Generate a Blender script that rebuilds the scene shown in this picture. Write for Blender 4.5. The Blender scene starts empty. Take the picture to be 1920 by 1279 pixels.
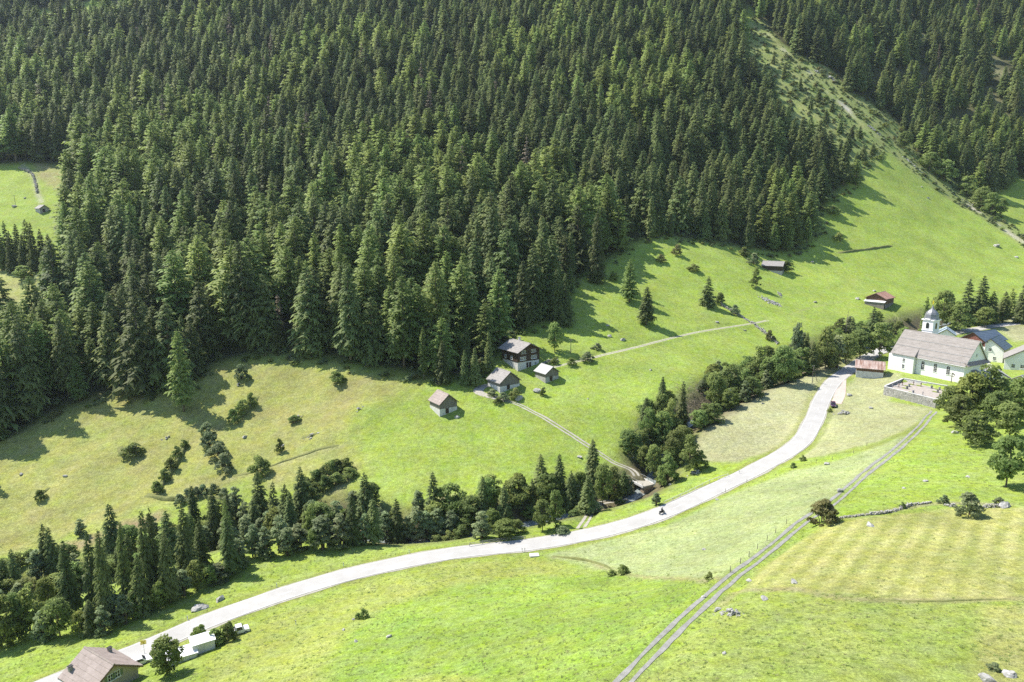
import bpy, math, random
import numpy as np
from mathutils import Vector, Matrix

R = math.radians
rng = np.random.default_rng(7)
random.seed(7)
scene = bpy.context.scene
COL = scene.collection

# ------------------------------------------------------------------ camera, sky, sun, exposure
CAMZ = 100.0
PITCH = R(11.0)
FPX = 1330.0                                  # focal length in pixels of a 1920 wide picture
cam_d = bpy.data.cameras.new('camera')
cam_d.sensor_width = 36.0
cam_d.lens = FPX / 1920 * 36.0
cam_d.clip_start = 0.5
cam_d.clip_end = 6000
cam = bpy.data.objects.new('camera', cam_d)
COL.objects.link(cam)
cam.location = (0, 0, CAMZ)
cam.rotation_euler = (math.pi / 2 - PITCH, 0, 0)
scene.camera = cam

SUN_EL, SUN_A = R(53), R(25)                  # light travels to +x and a little towards the viewer
to_sun = Vector((-math.cos(SUN_A) * math.cos(SUN_EL), math.sin(SUN_A) * math.cos(SUN_EL), math.sin(SUN_EL)))
world = bpy.data.worlds.new('World')
scene.world = world
world.use_nodes = True
wn = world.node_tree
sky = wn.nodes.new('ShaderNodeTexSky')
sky.sky_type = 'NISHITA'
sky.sun_disc = False
sky.sun_elevation = SUN_EL
sky.sun_rotation = math.atan2(to_sun.x, to_sun.y)
sky.altitude = 1300
bg = wn.nodes['Background']
wn.links.new(sky.outputs[0], bg.inputs[0])
bg.inputs[1].default_value = 0.13
sun_d = bpy.data.lights.new('sun', 'SUN')
sun_d.energy = 4.3
sun_d.angle = R(0.5)
sun_d.color = (1.0, 0.945, 0.84)
sun = bpy.data.objects.new('sun', sun_d)
COL.objects.link(sun)
sun.rotation_euler = to_sun.to_track_quat('Z', 'Y').to_euler()
sun.location = (0, 0, 400)
vs = scene.view_settings
vs.view_transform = 'Standard'
vs.look = 'None'
vs.exposure = 1.08
vs.gamma = 1
vs.use_curve_mapping = False
scene.cycles.use_denoising = False
scene.cycles.max_bounces = 5
scene.cycles.diffuse_bounces = 3
scene.cycles.transparent_max_bounces = 6
scene.cycles.volume_bounces = 1
scene.cycles.caustics_reflective = False
scene.cycles.caustics_refractive = False

# ------------------------------------------------------------------ pixel rays of the survey (photo 1920 x 1279)
SP, CP = math.sin(PITCH), math.cos(PITCH)


def ray(u, v):
    a, b = (np.asarray(u, float) - 960) / FPX, (639.5 - np.asarray(v, float)) / FPX
    return a, CP + b * SP, -SP + b * CP        # world direction per unit depth


def at_z(u, v, z):                             # survey point at height z below/above the viewer
    x, y, dz = ray(u, v)
    t = z / dz
    return np.array([x * t, y * t, z + CAMZ])


def at_t(u, v, t):
    x, y, dz = ray(u, v)
    return np.array([x * t, y * t, dz * t + CAMZ])


def to_px(x, y, z):
    z = z - CAMZ
    dep = y * CP - z * SP
    up = y * SP + z * CP
    return 960 + FPX * x / dep, 639.5 - FPX * up / dep, dep


# ------------------------------------------------------------------ terrain: surveyed heights, thin-plate surface
SZ = [  # (u, v, height relative to the viewer)
    (100, 1279, -89), (250, 1222, -88), (400, 1160, -87.5), (560, 1103, -86.5), (700, 1066, -85.5), (850, 1037, -84.5),
    (1000, 1021, -83.5), (1130, 1000, -82), (1240, 965, -80.5), (1350, 913, -78.5), (1430, 873, -77), (1500, 832, -75),
    (1530, 790, -73), (1545, 750, -71), (1565, 715, -69), (1600, 690, -67.5), (1640, 662, -66), (1880, 608, -60),
    (660, 945, -86), (660, 1015, -86), (100, 1015, -95), (200, 1180, -90.5), (1195, 905, -82.5), (1080, 820, -76.3),
    (960, 750, -70), (985, 690, -63.7), (400, 1090, -89), (850, 940, -84.5), (330, 960, -91),
    (1300, 1040, -74), (1200, 1100, -72), (1000, 1100, -78), (700, 1200, -77), (700, 1279, -72), (400, 1279, -80),
    (1000, 1279, -62), (1900, 1279, -50), (1500, 1279, -50.5), (1900, 1000, -60), (1900, 900, -63), (1890, 800, -65),
    (1900, 700, -66), (1500, 900, -73), (1620, 830, -70), (1450, 760, -72), (1320, 840, -78), (1400, 790, -74.5),
    (1160, 1279, -54), (1290, 1160, -59), (1430, 1040, -63.5), (1560, 940, -66), (1680, 840, -67.5), (1750, 775, -68.3),
    (1700, 757, -69.5), (1720, 702, -66.3), (1800, 720, -66.3),
]
ST = [  # (u, v, depth)
    (450, 680, 285), (100, 760, 265), (30, 850, 240), (300, 900, 228), (450, 780, 258), (640, 800, 246), (800, 850, 230),
    (1180, 480, 390), (1060, 560, 335), (1210, 600, 325), (1300, 630, 318), (1300, 730, 265), (1260, 800, 243), (1240, 860, 228),
    (1430, 600, 345), (1450, 497, 420), (1330, 460, 415), (1530, 440, 460), (1655, 565, 385), (1400, 715, 278), (1560, 650, 315),
    (1700, 620, 350), (1850, 585, 385), (1910, 560, 410), (1900, 480, 470), (1900, 420, 520), (1800, 370, 550), (1665, 285, 560),
    (1700, 450, 470), (1600, 380, 500), (960, 530, 345), (960, 400, 430), (960, 200, 570), (960, 0, 740), (60, 360, 455),
    (30, 530, 360), (100, 0, 780), (1900, 0, 820), (1900, 200, 650), (1500, 150, 620), (1890, 340, 590), (500, 200, 575),
    (500, 450, 400), (700, 600, 312),
]
SX = [(0, 0, -33), (-150, 0, -66), (150, 0, -26), (0, -90, 4), (-260, 140, -103), (300, 140, -44), (420, 300, -52), (-420, 300, -70),
      (-500, 700, 130), (620, 700, 110), (0, 1000, 400), (-500, 1000, 380), (600, 1000, 390), (-330, 220, -96)]
cps = [at_z(u, v, z) for u, v, z in SZ] + [at_t(u, v, t) for u, v, t in ST] + [np.array([x, y, z + CAMZ]) for x, y, z in SX]
cps = np.array(cps)
TSC = 100.0
cxy = cps[:, :2] / TSC


def _tps(d2):
    return 0.5 * d2 * np.log(d2 + 1e-9)


_n = len(cxy)
_K = _tps(((cxy[:, None] - cxy[None]) ** 2).sum(-1)) + 0.012 * np.eye(_n)
_P = np.c_[np.ones(_n), cxy]
_A = np.block([[_K, _P], [_P.T, np.zeros((3, 3))]])
_w = np.linalg.solve(_A, np.r_[cps[:, 2], 0, 0, 0])


def tps(x, y):
    q = np.stack([x, y], -1) / TSC
    out = np.empty(len(q))
    for i in range(0, len(q), 20000):
        s = q[i:i + 20000]
        d2 = ((s[:, None] - cxy[None]) ** 2).sum(-1)
        out[i:i + 20000] = _tps(d2) @ _w[:_n] + _w[_n] + s @ _w[_n + 1:]
    return out


# smooth value noise
_perm = np.random.default_rng(3).random((256, 256))


def vnoise(x, y):
    xi, yi = np.floor(x).astype(int), np.floor(y).astype(int)
    fx, fy = x - xi, y - yi
    fx, fy = fx * fx * (3 - 2 * fx), fy * fy * (3 - 2 * fy)
    g = lambda a, b: _perm[a % 256, b % 256]
    return (g(xi, yi) * (1 - fx) + g(xi + 1, yi) * fx) * (1 - fy) + (g(xi, yi + 1) * (1 - fx) + g(xi + 1, yi + 1) * fx) * fy


def fbm(x, y, s, o=4):
    r, a, tot = 0, 1.0, 0
    for k in range(o):
        r = r + a * vnoise(x / s * 2 ** k + 17.3 * k, y / s * 2 ** k + 9.1 * k)
        tot += a
        a *= 0.5
    return r / tot - 0.5


def spline(pts, step=1.5):
    p = np.array(pts, float)
    p = np.r_[[2 * p[0] - p[1]], p, [2 * p[-1] - p[-2]]]
    out = []
    for i in range(1, len(p) - 2):
        a, b, c, d = p[i - 1:i + 3]
        n = max(2, int(np.linalg.norm(c[:2] - b[:2]) / step))
        for t in np.linspace(0, 1, n, endpoint=False):
            out.append(0.5 * (2 * b + (c - a) * t + (2 * a - 5 * b + 4 * c - d) * t ** 2 + (-a + 3 * b - 3 * c + d) * t ** 3))
    out.append(p[-2])
    return np.array(out)


def near_line(x, y, line, reach):
    """distance to polyline and its z, for points within reach (others inf)"""
    d = np.full(len(x), 1e9)
    zz = np.zeros(len(x))
    sd = np.zeros(len(x))
    m = (x > line[:, 0].min() - reach) & (x < line[:, 0].max() + reach) & (y > line[:, 1].min() - reach) & (y < line[:, 1].max() + reach)
    idx = np.nonzero(m)[0]
    if len(idx) == 0:
        return d, zz, sd
    px, py = x[idx], y[idx]
    bd = np.full(len(idx), 1e18)
    bz = np.zeros(len(idx))
    bs = np.zeros(len(idx))
    for i in range(len(line) - 1):
        a, b = line[i], line[i + 1]
        e = b[:2] - a[:2]
        l2 = e @ e + 1e-12
        t = np.clip(((px - a[0]) * e[0] + (py - a[1]) * e[1]) / l2, 0, 1)
        ddx, ddy = px - a[0] - t * e[0], py - a[1] - t * e[1]
        q = ddx ** 2 + ddy ** 2
        c = q < bd
        bd = np.where(c, q, bd)
        bz = np.where(c, a[2] + t * (b[2] - a[2]), bz)
        bs = np.where(c, np.sign(e[0] * ddy - e[1] * ddx), bs)
    d[idx] = np.sqrt(bd)
    zz[idx] = bz
    sd[idx] = bs
    return d, zz, sd


# road, tracks and stream, in plan
road_l = spline([at_z(u, v, z) for u, v, z in [(-60, 1345, -89.6), (100, 1281, -89), (250, 1224, -88), (400, 1160, -87.5), (560, 1104, -86.5),
                 (700, 1066, -85.5), (850, 1037, -84.5), (1000, 1020, -83.5), (1130, 996, -82), (1240, 962, -80.5), (1350, 912, -78.5),
                 (1430, 873, -77), (1497, 832, -75), (1525, 790, -73), (1541, 750, -71), (1564, 715, -69), (1600, 688, -67.5), (1640, 663, -66),
                 (1700, 641, -64.5), (1790, 624, -62), (1880, 609, -60), (2000, 597, -57)]])
stream_l = spline([at_z(u, v, z) for u, v, z in [(-250, 1210, -103), (-120, 1165, -101), (0, 1120, -98), (150, 1075, -94.5), (300, 1020, -91.5), (450, 985, -89),
                 (600, 965, -87.5), (750, 985, -86), (900, 968, -85), (1050, 940, -84), (1190, 905, -83), (1232, 855, -80.5), (1262, 800, -76),
                 (1330, 758, -72.5), (1400, 717, -69.5), (1480, 684, -66.8), (1560, 652, -64), (1650, 625, -62.2), (1750, 602, -60), (1850, 582, -57.5),
                 (2000, 558, -53)]])


def H0(x, y):
    x, y = np.atleast_1d(np.asarray(x, float)), np.atleast_1d(np.asarray(y, float))
    h = tps(x, y)
    amp = 0.35 + 1.2 * np.clip((y - 330) / 250, 0, 2.2)
    h = h + amp * fbm(x, y, 34, 4) * 2 + 0.5 * fbm(x + 50, y, 9, 3)
    past = np.clip((-15 - x) / 40, 0, 1) * np.clip((y - 165) / 25, 0, 1) * np.clip((330 - y) / 30, 0, 1)
    h = h + past * (2.2 * fbm(x, y + 40, 16, 4) + .5 * np.abs(fbm(x, y, 7, 3)))
    d, z, s = near_line(x, y, stream_l, 30)
    far = np.where(s > 0, 1.0, 1.0)
    h = h - 5.5 * np.exp(-(d / 7.5) ** 2) * far * (d < 30)
    return h


def grade(line, blend=0.75):
    h = H0(line[:, 0], line[:, 1])
    k = 15
    hp = np.pad(h, k, mode='edge')
    sm = np.convolve(hp, np.ones(2 * k + 1) / (2 * k + 1), 'valid')
    out = line.copy()
    out[:, 2] = sm
    return out


def cast0(u, v, f):
    x, y, dz = ray(u, v)
    t = np.linspace(40, 900, 1400)
    h = f(x * t, y * t)
    below = (CAMZ + dz * t) < h
    i = int(np.argmax(below)) if below.any() else len(t) - 1
    a, b = t[max(i - 1, 0)], t[i]
    for _ in range(14):
        m = 0.5 * (a + b)
        if CAMZ + dz * m < f(np.array([x * m]), np.array([y * m]))[0]:
            b = m
        else:
            a = m
    m = 0.5 * (a + b)
    return np.array([x * m, y * m, CAMZ + dz * m])


# tracks: pixel polylines dropped on the raw terrain
def track_line(px):
    return grade(spline([cast0(u, v, H0) for u, v in px], 1.2))


track_field = track_line([(1110, 1330), (1165, 1277), (1290, 1157), (1370, 1088), (1430, 1040), (1500, 985), (1560, 940), (1625, 888), (1680, 842), (1722, 805), (1744, 778), (1752, 764)])
track_farm = track_line([(1196, 912), (1185, 888), (1150, 862), (1080, 819), (1020, 783), (975, 758), (945, 750), (912, 744), (897, 735), (905, 722), (930, 716)])
track_meadow = track_line([(1010, 698), (1050, 686), (1120, 668), (1200, 649), (1290, 627), (1350, 616), (1410, 607), (1440, 600)])
track_spur = track_line([(1085, 992), (1095, 975), (1120, 957), (1160, 940), (1200, 922)])
bridge_a, bridge_b = cast0(1180, 884, H0), cast0(1204, 917, H0)


def corridor(h, x, y, line, half, soft, drop):
    d, z, s = near_line(x, y, line, half + soft + 2)
    w = np.clip((half + soft - d) / soft, 0, 1)
    w = w * w * (3 - 2 * w)
    return h * (1 - w) + (z - drop) * w


graveyard = [at_z(u, v, -67.4) for u, v in [(1658, 728.5), (1756, 753), (1778, 729.5), (1692, 714.5)]]
GZ = -67.4 + CAMZ
CHURCH = np.array([167.7, 272.7])
CHB = -66.2 + CAMZ


def Hgt(x, y):
    x, y = np.atleast_1d(np.asarray(x, float)), np.atleast_1d(np.asarray(y, float))
    h = H0(x, y)
    for ln, half, soft in ((track_field, 1.6, 2.5), (track_farm, 1.5, 2.5), (track_meadow, 1.2, 2.0), (track_spur, 1.3, 2.0)):
        h = corridor(h, x, y, ln, half, soft, 0.0)
    h = corridor(h, x, y, road_l, 3.7, 3.5, 0.10)
    # level ground round the church
    d = np.hypot(x - CHURCH[0], (y - CHURCH[1]))
    w = np.clip((24 - d) / 9, 0, 1)
    h = h * (1 - w) + CHB * w
    # graveyard: the slope drops to the foot of its retaining wall
    g = sum(graveyard) / 4
    ax = (graveyard[1] - graveyard[0])[:2]
    ax = ax / np.linalg.norm(ax)
    ay = np.array([-ax[1], ax[0]])
    lx = (x - g[0]) * ax[0] + (y - g[1]) * ax[1]
    ly = (x - g[0]) * ay[0] + (y - g[1]) * ay[1]
    foot = np.clip((-ly - 4) / 5, 0, 1) * np.clip((24 - np.abs(lx)) / 8, 0, 1) * np.clip((26 + ly) / 8, 0, 1)
    inside = np.clip((9.5 - np.abs(lx)) / 1.0, 0, 1) * np.clip((9 - np.abs(ly)) / 1.0, 0, 1)
    h = h * (1 - foot) + np.minimum(h, GZ - 2.4) * foot
    h = h * (1 - inside) + (GZ - 0.6) * inside
    return h


def axis(segs):
    out = [segs[0][0]]
    for a, b, s0, s1 in segs:
        p = a
        while p < b:
            t = (p - a) / (b - a)
            p = min(b, p + s0 + (s1 - s0) * t)
            out.append(p)
    return np.array(out)


gx = axis([(-640, -180, 4, 1.1), (-180, 200, 0.95, 0.95), (200, 720, 1.1, 4)])
gy = axis([(-60, 70, 4, 1.0), (70, 290, 0.85, 0.85), (290, 520, 1.0, 2.0), (520, 1000, 2.5, 7)])
GX, GY = np.meshgrid(gx, gy)
fx, fy = GX.ravel(), GY.ravel()
fz = Hgt(fx, fy)
ZG = fz.reshape(GX.shape)


def HF(x, y):                                  # height of the ground sheet itself
    x, y = np.atleast_1d(np.asarray(x, float)), np.atleast_1d(np.asarray(y, float))
    i = np.clip(np.searchsorted(gx, x) - 1, 0, len(gx) - 2)
    j = np.clip(np.searchsorted(gy, y) - 1, 0, len(gy) - 2)
    a = np.clip((x - gx[i]) / (gx[i + 1] - gx[i]), 0, 1)
    b = np.clip((y - gy[j]) / (gy[j + 1] - gy[j]), 0, 1)
    return (ZG[j, i] * (1 - a) + ZG[j, i + 1] * a) * (1 - b) + (ZG[j + 1, i] * (1 - a) + ZG[j + 1, i + 1] * a) * b


def P(u, v):
    return cast0(u, v, HF)


def Hz(x, y):
    return float(HF(x, y)[0])


# ------------------------------------------------------------------ materials
def mat(name, c1, c2=None, rough=0.8, scale=1.0, detail=4, bump=0.0, bscale=None, spec=0.3, metal=0.0, coords='Object', stretch=None, rnd=0.0):
    m = bpy.data.materials.new(name)
    m.use_nodes = True
    nt = m.node_tree
    b = nt.nodes['Principled BSDF']
    b.inputs['Roughness'].default_value = rough
    b.inputs['Specular IOR Level'].default_value = spec
    b.inputs['Metallic'].default_value = metal
    if c2 is None:
        b.inputs['Base Color'].default_value = (*c1, 1)
        if not bump:
            return m
    tc = nt.nodes.new('ShaderNodeTexCoord')
    vec = tc.outputs[coords]
    if stretch:
        mp = nt.nodes.new('ShaderNodeMapping')
        mp.inputs['Scale'].default_value = stretch
        nt.links.new(vec, mp.inputs[0])
        vec = mp.outputs[0]
    no = nt.nodes.new('ShaderNodeTexNoise')
    no.inputs['Scale'].default_value = scale
    no.inputs['Detail'].default_value = detail
    no.inputs['Roughness'].default_value = 0.65
    nt.links.new(vec, no.inputs['Vector'])
    if c2 is not None:
        rp = nt.nodes.new('ShaderNodeValToRGB')
        rp.color_ramp.elements[0].position = 0.32
        rp.color_ramp.elements[1].position = 0.68
        rp.color_ramp.elements[0].color = (*c1, 1)
        rp.color_ramp.elements[1].color = (*c2, 1)
        nt.links.new(no.outputs[0], rp.inputs[0])
        col = rp.outputs[0]
        if rnd:
            oi = nt.nodes.new('ShaderNodeObjectInfo')
            hs = nt.nodes.new('ShaderNodeHueSaturation')
            mr = nt.nodes.new('ShaderNodeMapRange')
            mr.inputs[3].default_value = 1 - rnd
            mr.inputs[4].default_value = 1 + rnd
            nt.links.new(oi.outputs['Random'], mr.inputs[0])
            nt.links.new(mr.outputs[0], hs.inputs['Value'])
            nt.links.new(col, hs.inputs['Color'])
            col = hs.outputs[0]
        nt.links.new(col, b.inputs['Base Color'])
    if bump:
        n2 = nt.nodes.new('ShaderNodeTexNoise')
        n2.inputs['Scale'].default_value = bscale or scale * 4
        n2.inputs['Detail'].default_value = 3
        nt.links.new(vec, n2.inputs['Vector'])
        bp = nt.nodes.new('ShaderNodeBump')
        bp.inputs['Strength'].default_value = bump
        bp.inputs['Distance'].default_value = 0.15
        nt.links.new(n2.outputs[0], bp.inputs['Height'])
        nt.links.new(bp.outputs[0], b.inputs['Normal'])
    return m


def foliage_mat(name, dark, tip, var=0.25, hue=0.02, trans=0.25):
    m = bpy.data.materials.new(name)
    m.use_nodes = True
    nt = m.node_tree
    b = nt.nodes['Principled BSDF']
    b.inputs['Roughness'].default_value = 0.65
    b.inputs['Specular IOR Level'].default_value = 0.25
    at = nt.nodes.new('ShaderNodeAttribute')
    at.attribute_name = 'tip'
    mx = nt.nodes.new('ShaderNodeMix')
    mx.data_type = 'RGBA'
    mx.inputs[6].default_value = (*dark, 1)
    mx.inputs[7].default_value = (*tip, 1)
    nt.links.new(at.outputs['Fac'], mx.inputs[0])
    oi = nt.nodes.new('ShaderNodeObjectInfo')
    hs = nt.nodes.new('ShaderNodeHueSaturation')
    a = nt.nodes.new('ShaderNodeMapRange')
    a.inputs[3].default_value = 1 - var
    a.inputs[4].default_value = 1 + var
    nt.links.new(oi.outputs['Random'], a.inputs[0])
    nt.links.new(a.outputs[0], hs.inputs['Value'])
    ml = nt.nodes.new('ShaderNodeMath')
    ml.operation = 'MULTIPLY'
    ml.inputs[1].default_value = 7.31
    fr = nt.nodes.new('ShaderNodeMath')
    fr.operation = 'FRACT'
    nt.links.new(oi.outputs['Random'], ml.inputs[0])
    nt.links.new(ml.outputs[0], fr.inputs[0])
    h = nt.nodes.new('ShaderNodeMapRange')
    h.inputs[3].default_value = 0.5 - hue
    h.inputs[4].default_value = 0.5 + hue
    nt.links.new(fr.outputs[0], h.inputs[0])
    nt.links.new(h.outputs[0], hs.inputs['Hue'])
    nt.links.new(mx.outputs[2], hs.inputs['Color'])
    nt.links.new(hs.outputs[0], b.inputs['Base Color'])
    tr = nt.nodes.new('ShaderNodeBsdfTranslucent')
    nt.links.new(hs.outputs[0], tr.inputs[0])
    ms = nt.nodes.new('ShaderNodeMixShader')
    ms.inputs[0].default_value = trans
    nt.links.new(b.outputs[0], ms.inputs[1])
    nt.links.new(tr.outputs[0], ms.inputs[2])
    nt.links.new(ms.outputs[0], nt.nodes['Material Output'].inputs[0])
    return m


M = {}
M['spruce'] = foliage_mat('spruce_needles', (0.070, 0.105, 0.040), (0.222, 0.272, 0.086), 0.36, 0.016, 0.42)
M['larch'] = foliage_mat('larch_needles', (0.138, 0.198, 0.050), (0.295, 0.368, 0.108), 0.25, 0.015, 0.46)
M['leaf'] = foliage_mat('alder_leaves', (0.140, 0.195, 0.056), (0.315, 0.385, 0.125), 0.3, 0.02, 0.56)
M['leaf_grey'] = foliage_mat('willow_leaves', (0.185, 0.235, 0.115), (0.350, 0.410, 0.215), 0.25, 0.02, 0.56)
M['leaf_light'] = foliage_mat('ash_leaves', (0.155, 0.205, 0.050), (0.280, 0.335, 0.090), 0.2, 0.02, 0.45)
M['leaf_rust'] = foliage_mat('rowan_leaves', (0.150, 0.165, 0.060), (0.300, 0.280, 0.110), 0.15, 0.015, 0.45)
M['dead_twigs'] = foliage_mat('dead_twigs', (0.13, 0.105, 0.08), (0.28, 0.22, 0.15), 0.25, 0.01, 0.1)
M['bark'] = mat('bark', (0.075, 0.058, 0.042), (0.16, 0.13, 0.10), 0.9, 3.0)
M['rock'] = mat('granite', (0.19, 0.185, 0.17), (0.43, 0.42, 0.40), 0.9, 1.6, 6, 0.6, 5, rnd=0.12)
M['rubble'] = mat('pale_rubble', (0.42, 0.39, 0.35), (0.66, 0.63, 0.58), 0.9, 1.1, 6, 0.7, 4)
M['drystone'] = mat('dry_stone', (0.22, 0.21, 0.19), (0.45, 0.43, 0.40), 0.9, 1.4, 5, 0.5, 5)
M['soil'] = mat('bare_soil', (0.17, 0.12, 0.085), (0.33, 0.26, 0.19), 0.95, 0.8, 6, 0.8, 3)
M['asphalt'] = mat('pale_asphalt', (0.325, 0.315, 0.298), (0.395, 0.385, 0.365), 0.85, 0.22, 6, 0.15, 9, coords='Object')
M['verge'] = mat('pale_gravel_verge', (0.26, 0.25, 0.20), (0.38, 0.36, 0.31), 0.95, 0.9, 6, 0.5, 6)
M['paint'] = mat('road_paint', (0.42, 0.42, 0.41), (0.62, 0.62, 0.60), 0.7, 0.7, 6)
M['gravel'] = mat('track_gravel', (0.185, 0.180, 0.165), (0.30, 0.295, 0.275), 0.95, 0.8, 6, 0.5, 7)
M['gravel_pale'] = mat('pale_track_gravel', (0.27, 0.25, 0.205), (0.40, 0.375, 0.325), 0.95, 0.8, 6, 0.5, 7)
M['plaster'] = mat('white_plaster', (0.74, 0.73, 0.70), (0.82, 0.81, 0.79), 0.85, 0.35, 6)
M['plaster_warm'] = mat('cream_plaster', (0.56, 0.46, 0.27), (0.64, 0.53, 0.33), 0.85, 0.35, 5)
M['plaster_grey'] = mat('grey_beige_plaster', (0.33, 0.295, 0.235), (0.40, 0.36, 0.29), 0.85, 0.4, 5)
M['stone_wall'] = mat('masonry', (0.26, 0.25, 0.23), (0.50, 0.48, 0.45), 0.9, 1.8, 5, 0.6, 4)
M['stone_pale'] = mat('limewashed_masonry', (0.46, 0.44, 0.41), (0.68, 0.66, 0.62), 0.9, 1.2, 5, 0.4, 4)
M['wood_dark'] = mat('sun_burnt_timber', (0.035, 0.022, 0.015), (0.085, 0.055, 0.036), 0.8, 2.0, 5, 0.3, 6, stretch=(0.3, 0.3, 4))
M['wood_grey'] = mat('weathered_timber', (0.12, 0.105, 0.09), (0.27, 0.245, 0.215), 0.85, 1.5, 5, 0.3, 6, stretch=(3, 3, 0.35))
M['wood_brown'] = mat('brown_timber', (0.10, 0.055, 0.035), (0.19, 0.11, 0.07), 0.85, 1.5, 5, 0.3, 6, stretch=(3, 3, 0.35))
M['roof_brown'] = mat('faded_slate_brown', (0.215, 0.175, 0.155), (0.32, 0.265, 0.24), 0.75, 0.9, 6, 0.3, 4)
M['roof_church'] = mat('church_shingles', (0.195, 0.175, 0.16), (0.285, 0.258, 0.238), 0.75, 0.8, 6, 0.35, 5, stretch=(0.6, 1.6, 1.6))
M['roof_grey'] = mat('grey_stone_tiles', (0.20, 0.185, 0.175), (0.315, 0.295, 0.28), 0.75, 1.2, 6, 0.3, 4)
M['roof_lightgrey'] = mat('pale_fibre_cement', (0.34, 0.33, 0.325), (0.46, 0.45, 0.445), 0.75, 0.7, 6, 0.2, 4)
M['roof_blue'] = mat('blue_grey_slates', (0.062, 0.088, 0.125), (0.095, 0.125, 0.165), 0.5, 0.8, 5, 0.15, 5)
M['roof_blue_pale'] = mat('pale_blue_sheet', (0.27, 0.33, 0.37), (0.36, 0.42, 0.46), 0.5, 0.6, 4)
M['rust'] = mat('rusty_sheet', (0.20, 0.085, 0.05), (0.50, 0.42, 0.38), 0.65, 0.55, 5, 0.15, 3, metal=0.0, stretch=(2.4, 0.35, 0.35))
M['rust_red'] = mat('red_rusted_sheet', (0.27, 0.13, 0.09), (0.46, 0.30, 0.24), 0.65, 0.7, 5, 0.15, 3, stretch=(2.6, 0.4, 0.4))
M['zinc'] = mat('zinc_sheet', (0.50, 0.50, 0.50), (0.66, 0.66, 0.65), 0.45, 0.6, 4)
M['dome'] = mat('dome_slate', (0.11, 0.115, 0.13), (0.20, 0.205, 0.225), 0.38, 2.0, 4, 0.2, 5, spec=0.6)
M['glass'] = mat('window_glass', (0.018, 0.022, 0.028), None, 0.15, spec=0.6)
M['white_paint'] = mat('white_painted_wood', (0.74, 0.74, 0.72), (0.82, 0.82, 0.80), 0.6, 2)
M['shutter'] = mat('green_shutter', (0.12, 0.17, 0.10), (0.18, 0.23, 0.14), 0.6, 2)
M['red_wood'] = mat('red_painted_gable', (0.15, 0.055, 0.045), (0.22, 0.085, 0.07), 0.7, 1.5)
M['dark'] = mat('dark_opening', (0.012, 0.011, 0.010), None, 0.9)
M['metal'] = mat('galvanised_steel', (0.42, 0.42, 0.42), (0.55, 0.55, 0.55), 0.45, 3, metal=0.3)
M['rail_dark'] = mat('grey_rail', (0.20, 0.20, 0.19), (0.30, 0.30, 0.28), 0.6, 3)
M['post_wood'] = mat('post_timber', (0.13, 0.11, 0.09), (0.24, 0.21, 0.17), 0.9, 4)
M['yellow'] = mat('yellow_sign', (0.78, 0.60, 0.02), None, 0.5)
M['black'] = mat('black_plastic', (0.015, 0.015, 0.016), None, 0.5)
M['rubber'] = mat('rubber', (0.02, 0.02, 0.02), None, 0.85)
M['car_purple'] = mat('purple_car_paint', (0.055, 0.02, 0.05), None, 0.25, spec=0.7)
M['car_white'] = mat('white_car_paint', (0.75, 0.75, 0.75), None, 0.3, spec=0.6)
M['container'] = mat('white_sheet_metal', (0.50, 0.51, 0.51), (0.60, 0.61, 0.61), 0.5, 0.8)
M['concrete'] = mat('concrete', (0.44, 0.43, 0.41), (0.58, 0.57, 0.55), 0.85, 0.8, 5, 0.2, 6)
M['pinkgravel'] = mat('reddish_gravel', (0.40, 0.31, 0.27), (0.52, 0.42, 0.37), 0.95, 1.2, 5)
M['grave_soil'] = mat('graveyard_gravel', (0.27, 0.235, 0.205), (0.40, 0.355, 0.315), 0.95, 0.9, 6, 0.4, 6)
M['grave_stone'] = mat('grave_granite', (0.16, 0.16, 0.17), (0.34, 0.33, 0.33), 0.5, 2.5, rnd=0.3)
M['grave_wood'] = mat('grave_cross_wood', (0.10, 0.05, 0.03), (0.17, 0.09, 0.06), 0.8, 3)
M['water'] = mat('stream_water', (0.10, 0.13, 0.12), (0.30, 0.33, 0.33), 0.12, 1.2, 5, 0.6, 3, spec=0.6)
M['lawn'] = mat('churchyard_grass', (0.155, 0.205, 0.035), (0.215, 0.255, 0.06), 0.95, 0.8, 6, 0.5, 5)
M['hedge_grass'] = foliage_mat('rank_grass', (0.085, 0.115, 0.028), (0.17, 0.20, 0.055), 0.15, 0.015, 0.2)
M['rider'] = mat('black_leathers', (0.02, 0.02, 0.023), None, 0.6)


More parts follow.
